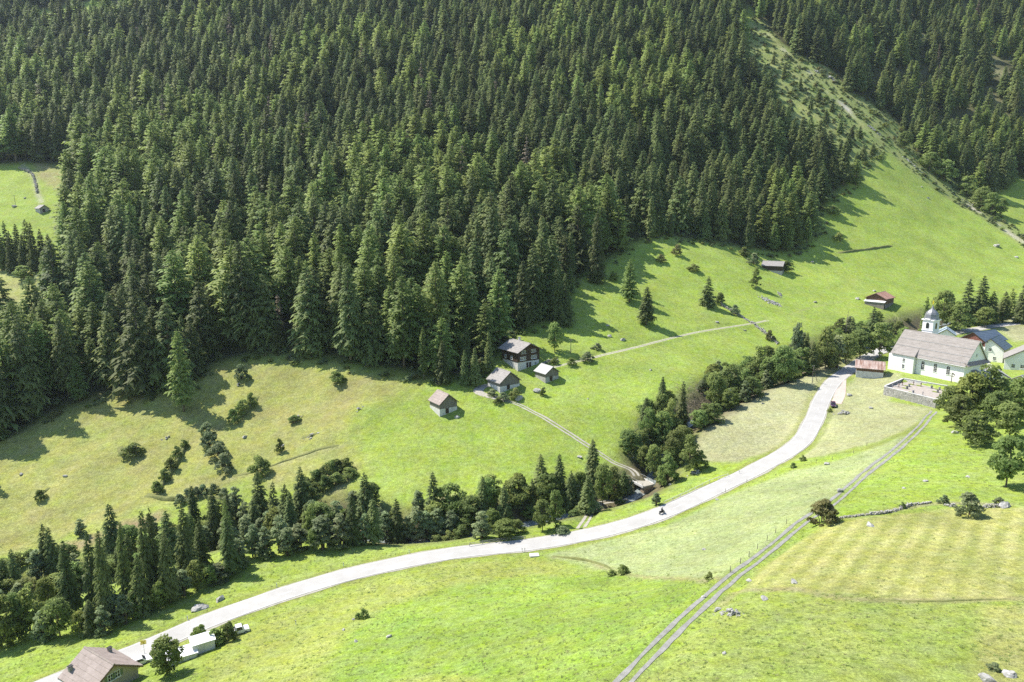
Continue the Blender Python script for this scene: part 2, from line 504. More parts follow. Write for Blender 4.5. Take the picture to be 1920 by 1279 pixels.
def ground_material():
    m = bpy.data.materials.new('meadow_ground')
    m.use_nodes = True
    nt = m.node_tree
    N, L = nt.nodes.new, nt.links.new
    b = nt.nodes['Principled BSDF']
    b.inputs['Roughness'].default_value = 0.95
    b.inputs['Specular IOR Level'].default_value = 0.12
    at = N('ShaderNodeAttribute')
    at.attribute_name = 'albedo'
    tc = N('ShaderNodeTexCoord')

    def noise(scale, detail, rough=0.6, stretch=None):
        n = N('ShaderNodeTexNoise')
        n.inputs['Scale'].default_value = scale
        n.inputs['Detail'].default_value = detail
        n.inputs['Roughness'].default_value = rough
        if stretch:
            mp = N('ShaderNodeMapping')
            mp.inputs['Scale'].default_value = stretch
            L(tc.outputs['Object'], mp.inputs[0])
            L(mp.outputs[0], n.inputs['Vector'])
        else:
            L(tc.outputs['Object'], n.inputs['Vector'])
        return n

    def rng_(n, lo, hi, a=0.3, c=0.7):
        r = N('ShaderNodeMapRange')
        r.inputs[1].default_value, r.inputs[2].default_value = a, c
        r.inputs[3].default_value, r.inputs[4].default_value = lo, hi
        L(n.outputs[0], r.inputs[0])
        return r
    n1 = rng_(noise(0.05, 6, 0.65), 0.80, 1.18)
    n2 = rng_(noise(0.8, 6, 0.8), 0.66, 1.32)
    n3 = rng_(noise(3.2, 4, 0.8), 0.66, 1.30)
    mu = N('ShaderNodeMath'); mu.operation = 'MULTIPLY'
    L(n1.outputs[0], mu.inputs[0]); L(n2.outputs[0], mu.inputs[1])
    mu2 = N('ShaderNodeMath'); mu2.operation = 'MULTIPLY'
    L(mu.outputs[0], mu2.inputs[0]); L(n3.outputs[0], mu2.inputs[1])
    hs = N('ShaderNodeHueSaturation')
    L(at.outputs['Color'], hs.inputs['Color'])
    L(mu2.outputs[0], hs.inputs['Value'])
    hue = rng_(noise(0.13, 5, 0.7), 0.484, 0.512)
    L(hue.outputs[0], hs.inputs['Hue'])
    sat = rng_(noise(0.35, 4, 0.7), 0.86, 1.12)
    L(sat.outputs[0], hs.inputs['Saturation'])
    L(hs.outputs[0], b.inputs['Base Color'])
    bm = noise(1.5, 6, 0.8)
    bp = N('ShaderNodeBump')
    bp.inputs['Strength'].default_value = 0.75
    bp.inputs['Distance'].default_value = 0.5
    L(bm.outputs[0], bp.inputs['Height'])
    L(bp.outputs[0], b.inputs['Normal'])
    return m


# ------------------------------------------------------------------ mesh helpers
def link(name, me, mats=(), parent=None, loc=None, rz=0.0):
    o = bpy.data.objects.new(name, me)
    COL.objects.link(o)
    for mm in mats:
        if me is not None and mm.name not in [x.name for x in me.materials if x]:
            me.materials.append(mm)
    if parent is not None:
        o.parent = parent
    if loc is not None:
        o.location = loc
    o.rotation_euler = (0, 0, rz)
    return o


def tag(o, label=None, cat=None, group=None, kind=None):
    if label:
        o['label'] = label
    if cat:
        o['category'] = cat
    if group:
        o['group'] = group
    if kind:
        o['kind'] = kind
    return o


def empty(name, loc, rz=0.0):
    o = bpy.data.objects.new(name, None)
    o.empty_display_size = 0.5
    COL.objects.link(o)
    o.location = loc
    o.rotation_euler = (0, 0, rz)
    return o


class MB:
    def __init__(s):
        s.v, s.f = [], []

    def add(s, vs, fs):
        n = len(s.v)
        s.v += [tuple(map(float, p)) for p in vs]
        s.f += [tuple(i + n for i in f) for f in fs]
        return s

    def box(s, x0, x1, y0, y1, z0, z1):
        return s.add([(x0, y0, z0), (x1, y0, z0), (x1, y1, z0), (x0, y1, z0), (x0, y0, z1), (x1, y0, z1), (x1, y1, z1), (x0, y1, z1)],
                     [(0, 3, 2, 1), (4, 5, 6, 7), (0, 1, 5, 4), (1, 2, 6, 5), (2, 3, 7, 6), (3, 0, 4, 7)])

    def hexa(s, p):                            # 8 corners: bottom 4 then top 4
        return s.add(p, [(0, 3, 2, 1), (4, 5, 6, 7), (0, 1, 5, 4), (1, 2, 6, 5), (2, 3, 7, 6), (3, 0, 4, 7)])

    def tube(s, pts, rad, n=6, caps=True):
        pts = [Vector(p) for p in pts]
        rings = []
        for i, p in enumerate(pts):
            d = (pts[min(i + 1, len(pts) - 1)] - pts[max(i - 1, 0)]).normalized()
            a = d.orthogonal().normalized()
            b = d.cross(a)
            r = rad[i] if hasattr(rad, '__len__') else rad
            rings.append([p + (a * math.cos(2 * math.pi * k / n) + b * math.sin(2 * math.pi * k / n)) * r for k in range(n)])
        vs = [q for r in rings for q in r]
        fs = [(i * n + k, i * n + (k + 1) % n, (i + 1) * n + (k + 1) % n, (i + 1) * n + k) for i in range(len(pts) - 1) for k in range(n)]
        if caps:
            fs += [tuple(range(n - 1, -1, -1)), tuple((len(pts) - 1) * n + k for k in range(n))]
        return s.add(vs, fs)

    def prism(s, poly, z0, z1):
        n = len(poly)
        vs = [(x, y, z0) for x, y in poly] + [(x, y, z1) for x, y in poly]
        fs = [tuple(range(n - 1, -1, -1)), tuple(range(n, 2 * n))] + [(i, (i + 1) % n, n + (i + 1) % n, n + i) for i in range(n)]
        return s.add(vs, fs)

    def extrude_x(s, prof, x0, x1):            # profile of (y, z)
        n = len(prof)
        vs = [(x0, y, z) for y, z in prof] + [(x1, y, z) for y, z in prof]
        fs = [tuple(range(n - 1, -1, -1)), tuple(range(n, 2 * n))] + [(i, (i + 1) % n, n + (i + 1) % n, n + i) for i in range(n)]
        return s.add(vs, fs)

    def extrude_y(s, prof, y0, y1):            # profile of (x, z)
        n = len(prof)
        vs = [(x, y0, z) for x, z in prof] + [(x, y1, z) for x, z in prof]
        fs = [tuple(range(n)), tuple(range(2 * n - 1, n - 1, -1))] + [(i, n + i, n + (i + 1) % n, (i + 1) % n) for i in range(n)]
        return s.add(vs, fs)

    def mesh(s, name):
        me = bpy.data.meshes.new(name)
        me.from_pydata(s.v, [], s.f)
        me.update()
        return me

    def build(s, name, m, parent=None, smooth=False, loc=None, rz=0.0):
        me = s.mesh(name)
        if smooth:
            me.shade_smooth()
        return link(name, me, [m], parent, loc, rz)


def np_mesh(name, verts, faces, attr=None, mats=(), smooth=False):
    """verts (N,3), faces (F,k) arrays with constant k"""
    me = bpy.data.meshes.new(name)
    k = faces.shape[1]
    me.vertices.add(len(verts))
    me.vertices.foreach_set('co', np.ascontiguousarray(verts, np.float32).ravel())
    me.loops.add(faces.size)
    me.loops.foreach_set('vertex_index', np.ascontiguousarray(faces, np.int32).ravel())
    me.polygons.add(len(faces))
    me.polygons.foreach_set('loop_start', np.arange(0, faces.size, k, dtype=np.int32))
    me.polygons.foreach_set('loop_total', np.full(len(faces), k, np.int32))
    if attr is not None:
        for nm, arr in attr.items():
            if arr.ndim == 1:
                a = me.attributes.new(nm, 'FLOAT', 'POINT')
                a.data.foreach_set('value', arr.astype(np.float32))
            else:
                a = me.attributes.new(nm, 'FLOAT_COLOR', 'POINT')
                a.data.foreach_set('color', np.c_[arr, np.ones(len(arr))].astype(np.float32).ravel())
    for mm in mats:
        me.materials.append(mm)
    me.update()
    me.validate()
    if smooth:
        me.shade_smooth()
    return me


def in_poly(x, y, poly):
    c = np.zeros(len(x), bool)
    j = len(poly) - 1
    for i in range(len(poly)):
        xi, yi = poly[i]
        xj, yj = poly[j]
        k = ((yi > y) != (yj > y)) & (x < (xj - xi) * (y - yi) / (yj - yi + 1e-12) + xi)
        c ^= k
        j = i
    return c


def poly_mask(x, y, poly, soft):
    """1 inside, 0 outside, soft edge in metres (poly in plan)"""
    poly = np.array(poly)
    ln = np.c_[np.r_[poly, poly[:1]], np.zeros(len(poly) + 1)]
    d, _, _ = near_line(x, y, ln, soft + 1)
    ins = in_poly(x, y, poly)
    sd = np.where(ins, d, -d)
    return np.clip(0.5 + sd / (2 * soft), 0, 1)


def on_ground(px):
    return [P(u, v)[:2] for u, v in px]


# ------------------------------------------------------------------ the ground sheet
FOREST_PX = [(-260, 900), (-60, 850), (20, 815), (70, 790), (120, 765), (180, 745), (260, 735), (330, 735), (385, 690), (470, 668), (560, 666), (640, 678), (700, 690), (790, 705),
             (880, 712), (905, 690), (935, 655), (960, 625), (1000, 605), (1045, 595), (1065, 555), (1090, 515), (1150, 482), (1190, 455),
             (1240, 440), (1290, 450), (1340, 455), (1390, 465), (1440, 472), (1500, 470), (1528, 440), (1535, 405), (1555, 375), (1585, 352),
             (1592, 348), (1570, 332), (1528, 304), (1494, 270), (1466, 230), (1432, 184), (1398, 130), (1384, 70), (1404, 10), (1462, 80), (1490, 100), (1557, 132), (1595, 178), (1647, 203),
             (1684, 238), (1710, 270), (1745, 308), (1780, 338), (1830, 368), (1870, 362), (1900, 335), (1960, 330), (2150, 300), (2300, 0), (2300, -330), (-400, -330), (-400, 600)]
CLEAR_PX = [[(-200, 312), (40, 306), (128, 312), (136, 400), (128, 490), (118, 560), (105, 610), (60, 645), (-200, 655)],
            [(60, 20), (180, 0), (235, 15), (150, 62), (70, 65)]]
forest_poly = on_ground([(max(-400, u), max(v, -330)) for u, v in FOREST_PX])
clear_polys = [on_ground(c) for c in CLEAR_PX]


A_ = lambda *c: np.array(c)
LUSH = A_(0.222, 0.298, 0.056)
col = np.tile(LUSH, (len(fx), 1))


def zone(px, c, soft=1.5, k=1.0):
    w = poly_mask(fx, fy, on_ground(px), soft)[:, None] * k
    wob = np.clip(0.5 + (w - 0.5) + 0.9 * fbm(fx, fy, 5, 3)[:, None] * (w > 0.02) * (w < 0.98), 0, 1)
    col[:] = col * (1 - wob) + np.array(c) * wob


nz = fbm(fx, fy, 60, 4)[:, None]
col *= 1 + 0.22 * nz
dryw = np.clip(0.25 + 2.2 * fbm(fx + 300, fy, 26, 5), 0, 1)[:, None] * 0.30
col[:] = col * (1 - dryw) + A_(0.272, 0.312, 0.092) * dryw
# dry pasture on the far bank, left
zone([(-200, 700), (380, 690), (480, 672), (640, 690), (800, 715), (760, 740), (670, 765), (650, 820), (680, 860), (640, 930), (560, 905), (430, 905), (300, 950), (100, 1015), (-200, 1100)],
     (0.272, 0.278, 0.088), 5, 0.86)
b_ = np.clip(1.6 * fbm(fx, fy + 77, 12, 5) + 0.1, 0, 1) * poly_mask(fx, fy, on_ground([(-200, 700), (480, 672), (800, 715), (660, 800), (640, 930), (300, 950), (-200, 1100)]), 6)
col[:] = col * (1 - 0.65 * b_[:, None]) + A_(0.280, 0.230, 0.110) * 0.6 * b_[:, None]
zone([(-150, 495), (110, 495), (115, 600), (60, 650), (-150, 655)], (0.285, 0.285, 0.105), 3, .85)
zone([(60, 306), (128, 312), (134, 370), (95, 350), (70, 330)], (0.26, 0.235, 0.11), 2, .8)
# cut hay fields either side of the road below the church
HAY = (0.310, 0.315, 0.165)
zone([(1298, 866), (1300, 830), (1340, 782), (1420, 737), (1500, 702), (1560, 682), (1625, 664), (1590, 690), (1548, 722), (1530, 760), (1505, 805), (1470, 838), (1430, 852), (1380, 866)], HAY, 1.2)
zone([(1495, 862), (1532, 830), (1556, 775), (1580, 725), (1612, 705), (1690, 700), (1665, 752), (1745, 766), (1720, 800), (1650, 828), (1560, 852)], (0.300, 0.312, 0.155), 1.2)
# pale aftermath between road and field track
zone([(1020, 1042), (1100, 1022), (1250, 985), (1400, 915), (1480, 885), (1600, 855), (1710, 812), (1690, 836), (1560, 936), (1480, 992), (1350, 1085), (1250, 1082), (1150, 1072), (1080, 1058)], (0.275, 0.320, 0.138), 1.2)
# mown band along the road
zone([(600, 1279), (645, 1190), (720, 1140), (850, 1098), (1000, 1078), (1100, 1076), (1150, 1072), (1250, 1084), (1340, 1090), (1290, 1160), (1140, 1290), (900, 1340), (560, 1400)], (0.200, 0.294, 0.054), 2.5, .7)
MOWN = (0.262, 0.302, 0.074)
zone([(420, 1195), (560, 1142), (700, 1090), (850, 1056), (1000, 1045), (1060, 1058), (1100, 1076), (1000, 1078), (850, 1098), (720, 1140), (645, 1190), (600, 1279), (560, 1400), (330, 1400), (380, 1279)], MOWN, 2.0, 0.9)
zone([(730, 1279), (800, 1268), (860, 1268), (900, 1279), (900, 1330), (700, 1330)], MOWN, 1.0, 0.8)
# striped mown field on the right
STRF = [(1415, 1072), (1545, 985), (1620, 972), (1700, 964), (1800, 952), (1935, 950), (2050, 960), (2050, 1130), (1930, 1126), (1700, 1126), (1560, 1112), (1490, 1106), (1400, 1102)]
zone(STRF, (0.285, 0.305, 0.090), 0.8)
zone([(1845, 1135), (2000, 1130), (2000, 1300), (1815, 1300), (1825, 1200)], (0.285, 0.302, 0.095), 1.0)
zone([(1300, 1180), (1400, 1112), (1560, 1120), (1830, 1132), (1815, 1300), (1140, 1330)], (0.248, 0.300, 0.078), 2.0, 0.7)
w = poly_mask(fx, fy, on_ground(STRF), 1.0)
pa, pb = P(1690, 1118)[:2], P(1765, 985)[:2]
sdir = (pb - pa) / np.linalg.norm(pb - pa)
acr = (fx - pa[0]) * sdir[1] - (fy - pa[1]) * sdir[0]
alg = (fx - pa[0]) * sdir[0] + (fy - pa[1]) * sdir[1]
bend = acr + 0.5 * np.sin(alg / 23) + 0.7 * fbm(fx, fy, 18, 2)
st = 0.5 + 0.5 * np.tanh(2.2 * np.sin(2 * np.pi * bend / 3.6))
st = st * (0.55 + 0.9 * np.clip(0.5 + fbm(fx, fy, 11, 3) * 1.6, 0, 1))
col[:] = col * (1 + (w * (0.19 * st - 0.10))[:, None]) + (w * st)[:, None] * A_(0.030, 0.010, 0.022)
zone([(808, 945), (830, 930), (858, 930), (872, 948), (850, 962), (818, 960)], (0.36, 0.30, 0.20), 1.5, .9)
zone([(590, 905), (640, 872), (668, 880), (662, 905), (640, 925)], (0.26, 0.24, 0.14), 2, .7)
zone([(40, 1045), (160, 1005), (300, 960), (330, 968), (190, 1020), (60, 1065)], (0.25, 0.19, 0.11), 2, .75)
zone([(1852, 608), (1925, 574), (2050, 560), (2050, 640), (1900, 640)], HAY, 2)
# worn bands: bank along the striped field, cow paths, bare spots
for px, c, wd in [([(1350, 1140), (1380, 1112), (1440, 1106), (1500, 1106), (1580, 1122), (1700, 1126), (1920, 1124)], (0.27, 0.24, 0.13), 0.9),
                  ([(1575, 972), (1660, 958), (1760, 944), (1890, 946)], (0.25, 0.24, 0.13), 0.9),
                  ([(430, 900), (520, 872), (580, 850), (640, 838)], (0.27, 0.27, 0.11), 1.0),
                  ([(1480, 590), (1530, 575), (1580, 565)], (0.24, 0.27, 0.09), 0.7),
                  ([(1040, 1045), (1100, 1052), (1150, 1070), (1250, 1084), (1350, 1086)], (0.26, 0.24, 0.12), 0.8),
                  ([(1560, 852), (1640, 836), (1730, 795)], (0.20, 0.24, 0.06), 1.2),
                  ([(40, 310), (62, 330), (70, 360), (78, 380)], (0.34, 0.32, 0.25), 1.0)]:
    ln = spline([np.r_[P(u, v)] for u, v in px], 2)
    d, _, _ = near_line(fx, fy, ln, 6)
    ww = (np.clip(1.6 - d / wd, 0, 1) * np.clip(0.9 + 1.6 * fbm(fx, fy, 4, 3), 0, 1))[:, None] * 0.8
    col[:] = col * (1 - ww) + np.array(c) * ww
# shoulder of the road and strips by the tracks
d, _, sdr = near_line(fx, fy, road_l, 12)
ww = (np.clip((5.6 - d) / 1.2, 0, 1))[:, None] * 0.55
col[:] = col * (1 - ww) + A_(0.20, 0.22, 0.06) * ww
# forest floor
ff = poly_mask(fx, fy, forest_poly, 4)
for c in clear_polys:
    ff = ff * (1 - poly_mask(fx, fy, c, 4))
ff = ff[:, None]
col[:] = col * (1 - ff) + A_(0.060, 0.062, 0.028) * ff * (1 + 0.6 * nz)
# ravine scar between the two woods
scar = spline([np.r_[P(u, v)] for u, v in [(1400, 30), (1450, 75), (1500, 120), (1545, 165), (1600, 215), (1650, 262), (1700, 300), (1760, 345), (1830, 395), (1905, 445), (1990, 500)]], 3)
d, _, _ = near_line(fx, fy, scar, 40)
RAV = on_ground([(1398, 52), (1420, 20), (1462, 78), (1490, 98), (1557, 128), (1595, 174), (1647, 198), (1684, 233), (1710, 265), (1745, 303), (1790, 340), (1860, 395), (1920, 440), (1990, 500), (1960, 495),
                 (1900, 448), (1820, 396), (1740, 345), (1690, 305), (1668, 286), (1640, 310), (1605, 345), (1598, 345), (1570, 334), (1528, 306), (1494, 272), (1466, 232), (1432, 186), (1398, 130)])
sc = poly_mask(fx, fy, RAV, 4.0)
scn = np.clip(.5 + 2.5 * fbm(fx, fy + 31, 9, 4), 0, 1)[:, None]
col[:] = col * (1 - 0.92 * sc[:, None]) + (A_(0.165, 0.215, 0.062) * (1 - scn) + A_(0.250, 0.268, 0.100) * scn) * 0.92 * sc[:, None]
up_ = poly_mask(fx, fy, on_ground([(1620, -60), (2100, -60), (2100, 260), (1900, 260), (1620, 60)]), 12)[:, None] * np.clip(.4 + 2.5 * fbm(fx + 8, fy, 22, 4), 0, 1)[:, None]
col[:] = col * (1 - .8 * up_) + A_(0.20, 0.195, 0.095) * .8 * up_
rk = np.clip(1.3 - d / 3.6, 0, 1) * np.clip(-0.1 + 4.0 * fbm(fx, fy, 14, 4), 0, 1)
col[:] = col * (1 - rk[:, None]) + A_(0.46, 0.42, 0.35) * rk[:, None]
# stream banks: bare earth
d, _, _ = near_line(fx, fy, stream_l, 20)
bk = np.clip(1.7 - d / 8.0, 0, 1)[:, None] * 0.92
col[:] = col * (1 - bk) + A_(0.115, 0.095, 0.065) * bk

ny_, nx_ = GX.shape
idx = np.arange(ny_ * nx_).reshape(ny_, nx_)
faces = np.stack([idx[:-1, :-1].ravel(), idx[:-1, 1:].ravel(), idx[1:, 1:].ravel(), idx[1:, :-1].ravel()], 1)
gm = np_mesh('ground', np.c_[fx, fy, fz], faces, {'albedo': np.clip(col, 0.01, 0.8)}, [ground_material()], True)
tag(link('ground', gm), 'green alpine valley meadows and slopes', kind='structure')


# ------------------------------------------------------------------ road, markings, tracks, stream
def strip(line, off0, off1, lift, z_from=None, wob=0.0, seed=0, seg=None):
    p = line if seg is None else line[seg[0]:seg[1]]
    t = np.gradient(p[:, :2], axis=0)
    t /= np.linalg.norm(t, axis=1)[:, None]
    nrm = np.c_[-t[:, 1], t[:, 0]]
    rr = np.random.default_rng(seed)
    w0 = off0 + wob * fbm(np.arange(len(p)) * 1.0 + seed * 31, np.zeros(len(p)), 4, 3) * 2
    w1 = off1 + wob * fbm(np.arange(len(p)) * 1.0 + seed * 77, np.ones(len(p)), 4, 3) * 2
    cols = []
    K = 3
    for k in range(K + 1):
        o = w0 + (w1 - w0) * k / K
        q = p[:, :2] + nrm * np.asarray(o)[:, None]
        z = (p[:, 2] + lift) if z_from is None else z_from(q[:, 0], q[:, 1]) + lift
        cols.append(np.c_[q, z])
    v = np.stack(cols, 1).reshape(-1, 3)
    n = len(p)
    i = np.arange(n * (K + 1)).reshape(n, K + 1)
    f = np.stack([i[:-1, :-1].ravel(), i[:-1, 1:].ravel(), i[1:, 1:].ravel(), i[1:, :-1].ravel()], 1)
    return v, f[:, ::-1]


def strips(name, parts, m, parent=None):
    vs, fs, n = [], [], 0
    for v, f in parts:
        vs.append(v)
        fs.append(f + n)
        n += len(v)
    return link(name, np_mesh(name, np.concatenate(vs), np.concatenate(fs), None, [m], True), parent=parent)


verge = strips('road_verge', [strip(road_l, -3.3, 3.3, -0.055, wob=0.45, seed=2)], M['verge'])
tag(verge, 'pale gravel verge of the valley road', kind='structure')
road = strips('road', [strip(road_l, -2.8, 2.8, 0.0)], M['asphalt'])
tag(road, 'pale two-lane valley road winding up to the church', kind='structure')
nR = len(road_l)
marks = [strip(road_l, -2.7, -2.57, 0.006), strip(road_l, 2.57, 2.7, 0.006)]
marks += [strip(road_l, -0.07, 0.07, 0.006, seg=(i, min(i + 3, nR))) for i in range(0, nR - 4, 6)]
strips('road_marking', marks, M['paint'], road)
# widened lay-by gravel next to the parked car
lay = spline([np.r_[P(1578, 712)], np.r_[P(1577, 728)], np.r_[P(1575, 742)], np.r_[P(1568, 757)]], 1)
strips('parking_bay', [strip(lay, -1.9, 1.7, 0.06, HF)], M['pinkgravel'])['kind'] = 'structure'


def track(name, line, m, label, gauge=0.75, wd=0.34, wob=0.14, full=None):
    parts = [strip(line, -gauge - wd, -gauge + wd, 0.05, HF, wob, 5), strip(line, gauge - wd, gauge + wd, 0.05, HF, wob, 9)]
    if full:
        parts = [strip(line, -full, full, 0.05, HF, wob, 5)]
    return tag(strips(name, parts, m), label, kind='structure')


track('field_track', track_field, M['gravel'], 'grey two-rut field track climbing to the church', 0.74, 0.33, 0.22)
nf = len(track_farm)
cut = int(nf * 0.72)
track('farm_track', track_farm[:cut + 1], M['gravel_pale'], 'pale two-rut track from bridge to farm', 0.75, 0.36, 0.22)
track('farm_drive', track_farm[cut:], M['gravel_pale'], 'pale gravel drive bending up to the barn', full=1.9)
track('meadow_track', track_meadow, M['gravel_pale'], 'faint pale track across the meadow', 0.7, 0.4, 0.2)
track('bridge_track', track_spur, M['gravel_pale'], 'short two-rut track from road to bridge', 0.75, 0.38)
sl = stream_l.copy()
sl[:, 2] = H0(sl[:, 0], sl[:, 1]) + 0.35
tag(strips('stream', [strip(sl, -1.8, 1.8, 0.0, wob=0.4)], M['water']), 'mountain stream hidden among the trees', kind='structure')

# ------------------------------------------------------------------ buildings
def window(parent, face, a, z, w, h, off, frame=0.10, arch=False, bars=(1, 1), shutters=False, fm='white_paint'):
    """face: '+x','-x','+y','-y' of the building; a along the wall, z sill height, off = wall plane"""
    axx, sg = face[1], 1 if face[0] == '+' else -1

    def pt(s, zz, d):
        o = off + sg * d
        return (o, s, zz) if axx == 'x' else (s, o, zz)

    def outline(w_, z0, h_):
        if not arch:
            return [(-w_ / 2, z0), (w_ / 2, z0), (w_ / 2, z0 + h_), (-w_ / 2, z0 + h_)]
        r = w_ / 2
        return [(-r, z0), (r, z0)] + [(r * math.cos(t), z0 + h_ - r + r * math.sin(t)) for t in np.linspace(0, math.pi, 8)]

    def slab(w_, z0, h_, d0, d1):
        o = outline(w_, z0, h_)
        n = len(o)
        vs = [pt(a + s, zz, d0) for s, zz in o] + [pt(a + s, zz, d1) for s, zz in o]
        fs = [tuple(range(n - 1, -1, -1)), tuple(range(n, 2 * n))] + [(i, (i + 1) % n, n + (i + 1) % n, n + i) for i in range(n)]
        return MB().add(vs, fs)
    fr = slab(w + 2 * frame, z - frame, h + 2 * frame, -0.04, 0.05).build('window', M[fm], parent)
    slab(w, z, h, -0.02, 0.058).build('pane', M['glass'], fr)
    mb = MB()
    for i in range(1, bars[0] + 1):
        s = a - w / 2 + w * i / (bars[0] + 1)
        p0, p1 = pt(s - 0.035, z, 0.05), pt(s + 0.035, z + h - (0.08 if arch else 0), 0.085)
        mb.box(min(p0[0], p1[0]), max(p0[0], p1[0]), min(p0[1], p1[1]), max(p0[1], p1[1]), p0[2], p1[2])
    for j in range(1, bars[1] + 1):
        zz = z + h * j / (bars[1] + 1)
        p0, p1 = pt(a - w / 2, zz - 0.035, 0.05), pt(a + w / 2, zz + 0.035, 0.082)
        mb.box(min(p0[0], p1[0]), max(p0[0], p1[0]), min(p0[1], p1[1]), max(p0[1], p1[1]), p0[2], p1[2])
    if mb.v:
        mb.build('glazing_bar', M[fm], fr)
    p0, p1 = pt(a - w / 2 - 0.2, z - 0.16, 0.05), pt(a + w / 2 + 0.2, z - 0.07, 0.17)
    MB().box(min(p0[0], p1[0]), max(p0[0], p1[0]), min(p0[1], p1[1]), max(p0[1], p1[1]), p0[2], p1[2]).build('sill', M[fm], fr)
    if shutters:
        for sgn in (-1, 1):
            s0 = a + sgn * (w / 2 + 0.14 + w * 0.25)
            p0, p1 = pt(s0 - w * 0.25, z - 0.02, 0.012), pt(s0 + w * 0.25, z + h, 0.07)
            MB().box(min(p0[0], p1[0]), max(p0[0], p1[0]), min(p0[1], p1[1]), max(p0[1], p1[1]), p0[2], p1[2]).build('shutter', M['shutter'], fr)
    return fr


def door(parent, face, a, z, w, h, off, m):
    axx, sg = face[1], 1 if face[0] == '+' else -1

    def bx(s0, s1, z0, z1, d0, d1):
        o0, o1 = sorted((off + sg * d0, off + sg * d1))
        return MB().box(o0, o1, s0, s1, z0, z1) if axx == 'x' else MB().box(s0, s1, o0, o1, z0, z1)
    d = bx(a - w / 2, a + w / 2, z, z + h, -0.05, 0.04).build('door', m, parent)
    bx(a - w / 2 - 0.12, a + w / 2 + 0.12, z + h, z + h + 0.14, -0.05, 0.07).build('lintel', M['wood_grey'], d)
    return d


def gable_roof(parent, x0, x1, W, he, hr, ohx, ohy, m, thick=0.22, yr=0.0, panels=0, fascia='wood_dark', seams=0):
    """two slopes from ridge (y=yr) down to both eaves; each slope a part"""
    out = []
    for sg in (-1, 1):
        half = (W / 2 - sg * yr) if sg > 0 else (W / 2 + yr)
        half = W / 2 - sg * yr
        slope = (hr - he) / half
        ye = yr + sg * (half + ohy)
        ze = hr - slope * (half + ohy)
        nn = math.hypot(1, slope)
        tz = thick * nn
        nrow = max(2, int((half + ohy) * nn / 0.9))
        mb = MB()
        # courses laid as stepped rows so that the surface has real edges
        jr = random.Random(int(abs(x0 * 10)) + sg)
        for r in range(nrow):
            ta, tb = r / nrow, min(1.0, (r + 1.12) / nrow)
            ya, za = yr + (ye - yr) * ta, hr + (ze - hr) * ta
            yb, zb = yr + (ye - yr) * tb, hr + (ze - hr) * tb
            la, lb = 0.0, 0.055
            xa, xb = x0 - ohx - jr.uniform(0, .05), x1 + ohx + jr.uniform(0, .05)
            mb.hexa([(xa, ya, za + la), (xb, ya, za + la), (xb, yb, zb + la), (xa, yb, zb + la),
                     (xa, ya, za + tz * .5 + la), (xb, ya, za + tz * .5 + la), (xb, yb, zb + tz * .5 + lb), (xa, yb, zb + tz * .5 + lb)])
        o = mb.build('roof_slope', m, parent)
        for xx in (x0 - ohx, x1 + ohx):
            fb = MB()
            fb.hexa([(xx - .06, yr, hr - .22), (xx + .06, yr, hr - .22), (xx + .06, ye, ze - .22), (xx - .06, ye, ze - .22),
                     (xx - .06, yr, hr - .01), (xx + .06, yr, hr - .01), (xx + .06, ye, ze - .01), (xx - .06, ye, ze - .01)])
            fb.build('bargeboard', M[fascia], o)
        out.append(o)
        if seams:
            for k in range(seams):
                xs = x0 - ohx + (x1 - x0 + 2 * ohx) * (k + 0.5) / seams
                MB().hexa([(xs - .05, yr, hr + tz * .5), (xs + .05, yr, hr + tz * .5), (xs + .05, ye, ze + tz * .5), (xs - .05, ye, ze + tz * .5),
                           (xs - .05, yr, hr + tz * .5 + .13), (xs + .05, yr, hr + tz * .5 + .13), (xs + .05, ye, ze + tz * .5 + .13), (xs - .05, ye, ze + tz * .5 + .13)]).build('sheet_seam', m, o)
    MB().extrude_x([(yr - .22, hr + thick * .35), (yr + .22, hr + thick * .35), (yr, hr + thick * .35 + .22)], x0 - ohx, x1 + ohx).build('ridge_cap', m, parent)
    return out


def gable_walls(parent, x0, x1, W, z0, he, hr, m, name='wall', yr=0.0):
    return MB().extrude_x([(-W / 2, z0), (W / 2, z0), (W / 2, he), (yr, hr), (-W / 2, he)], x0, x1).build(name, m, parent)


def site(u, v, lift=0.0):
    p = P(u, v)
    return (p[0], p[1], p[2] + lift)


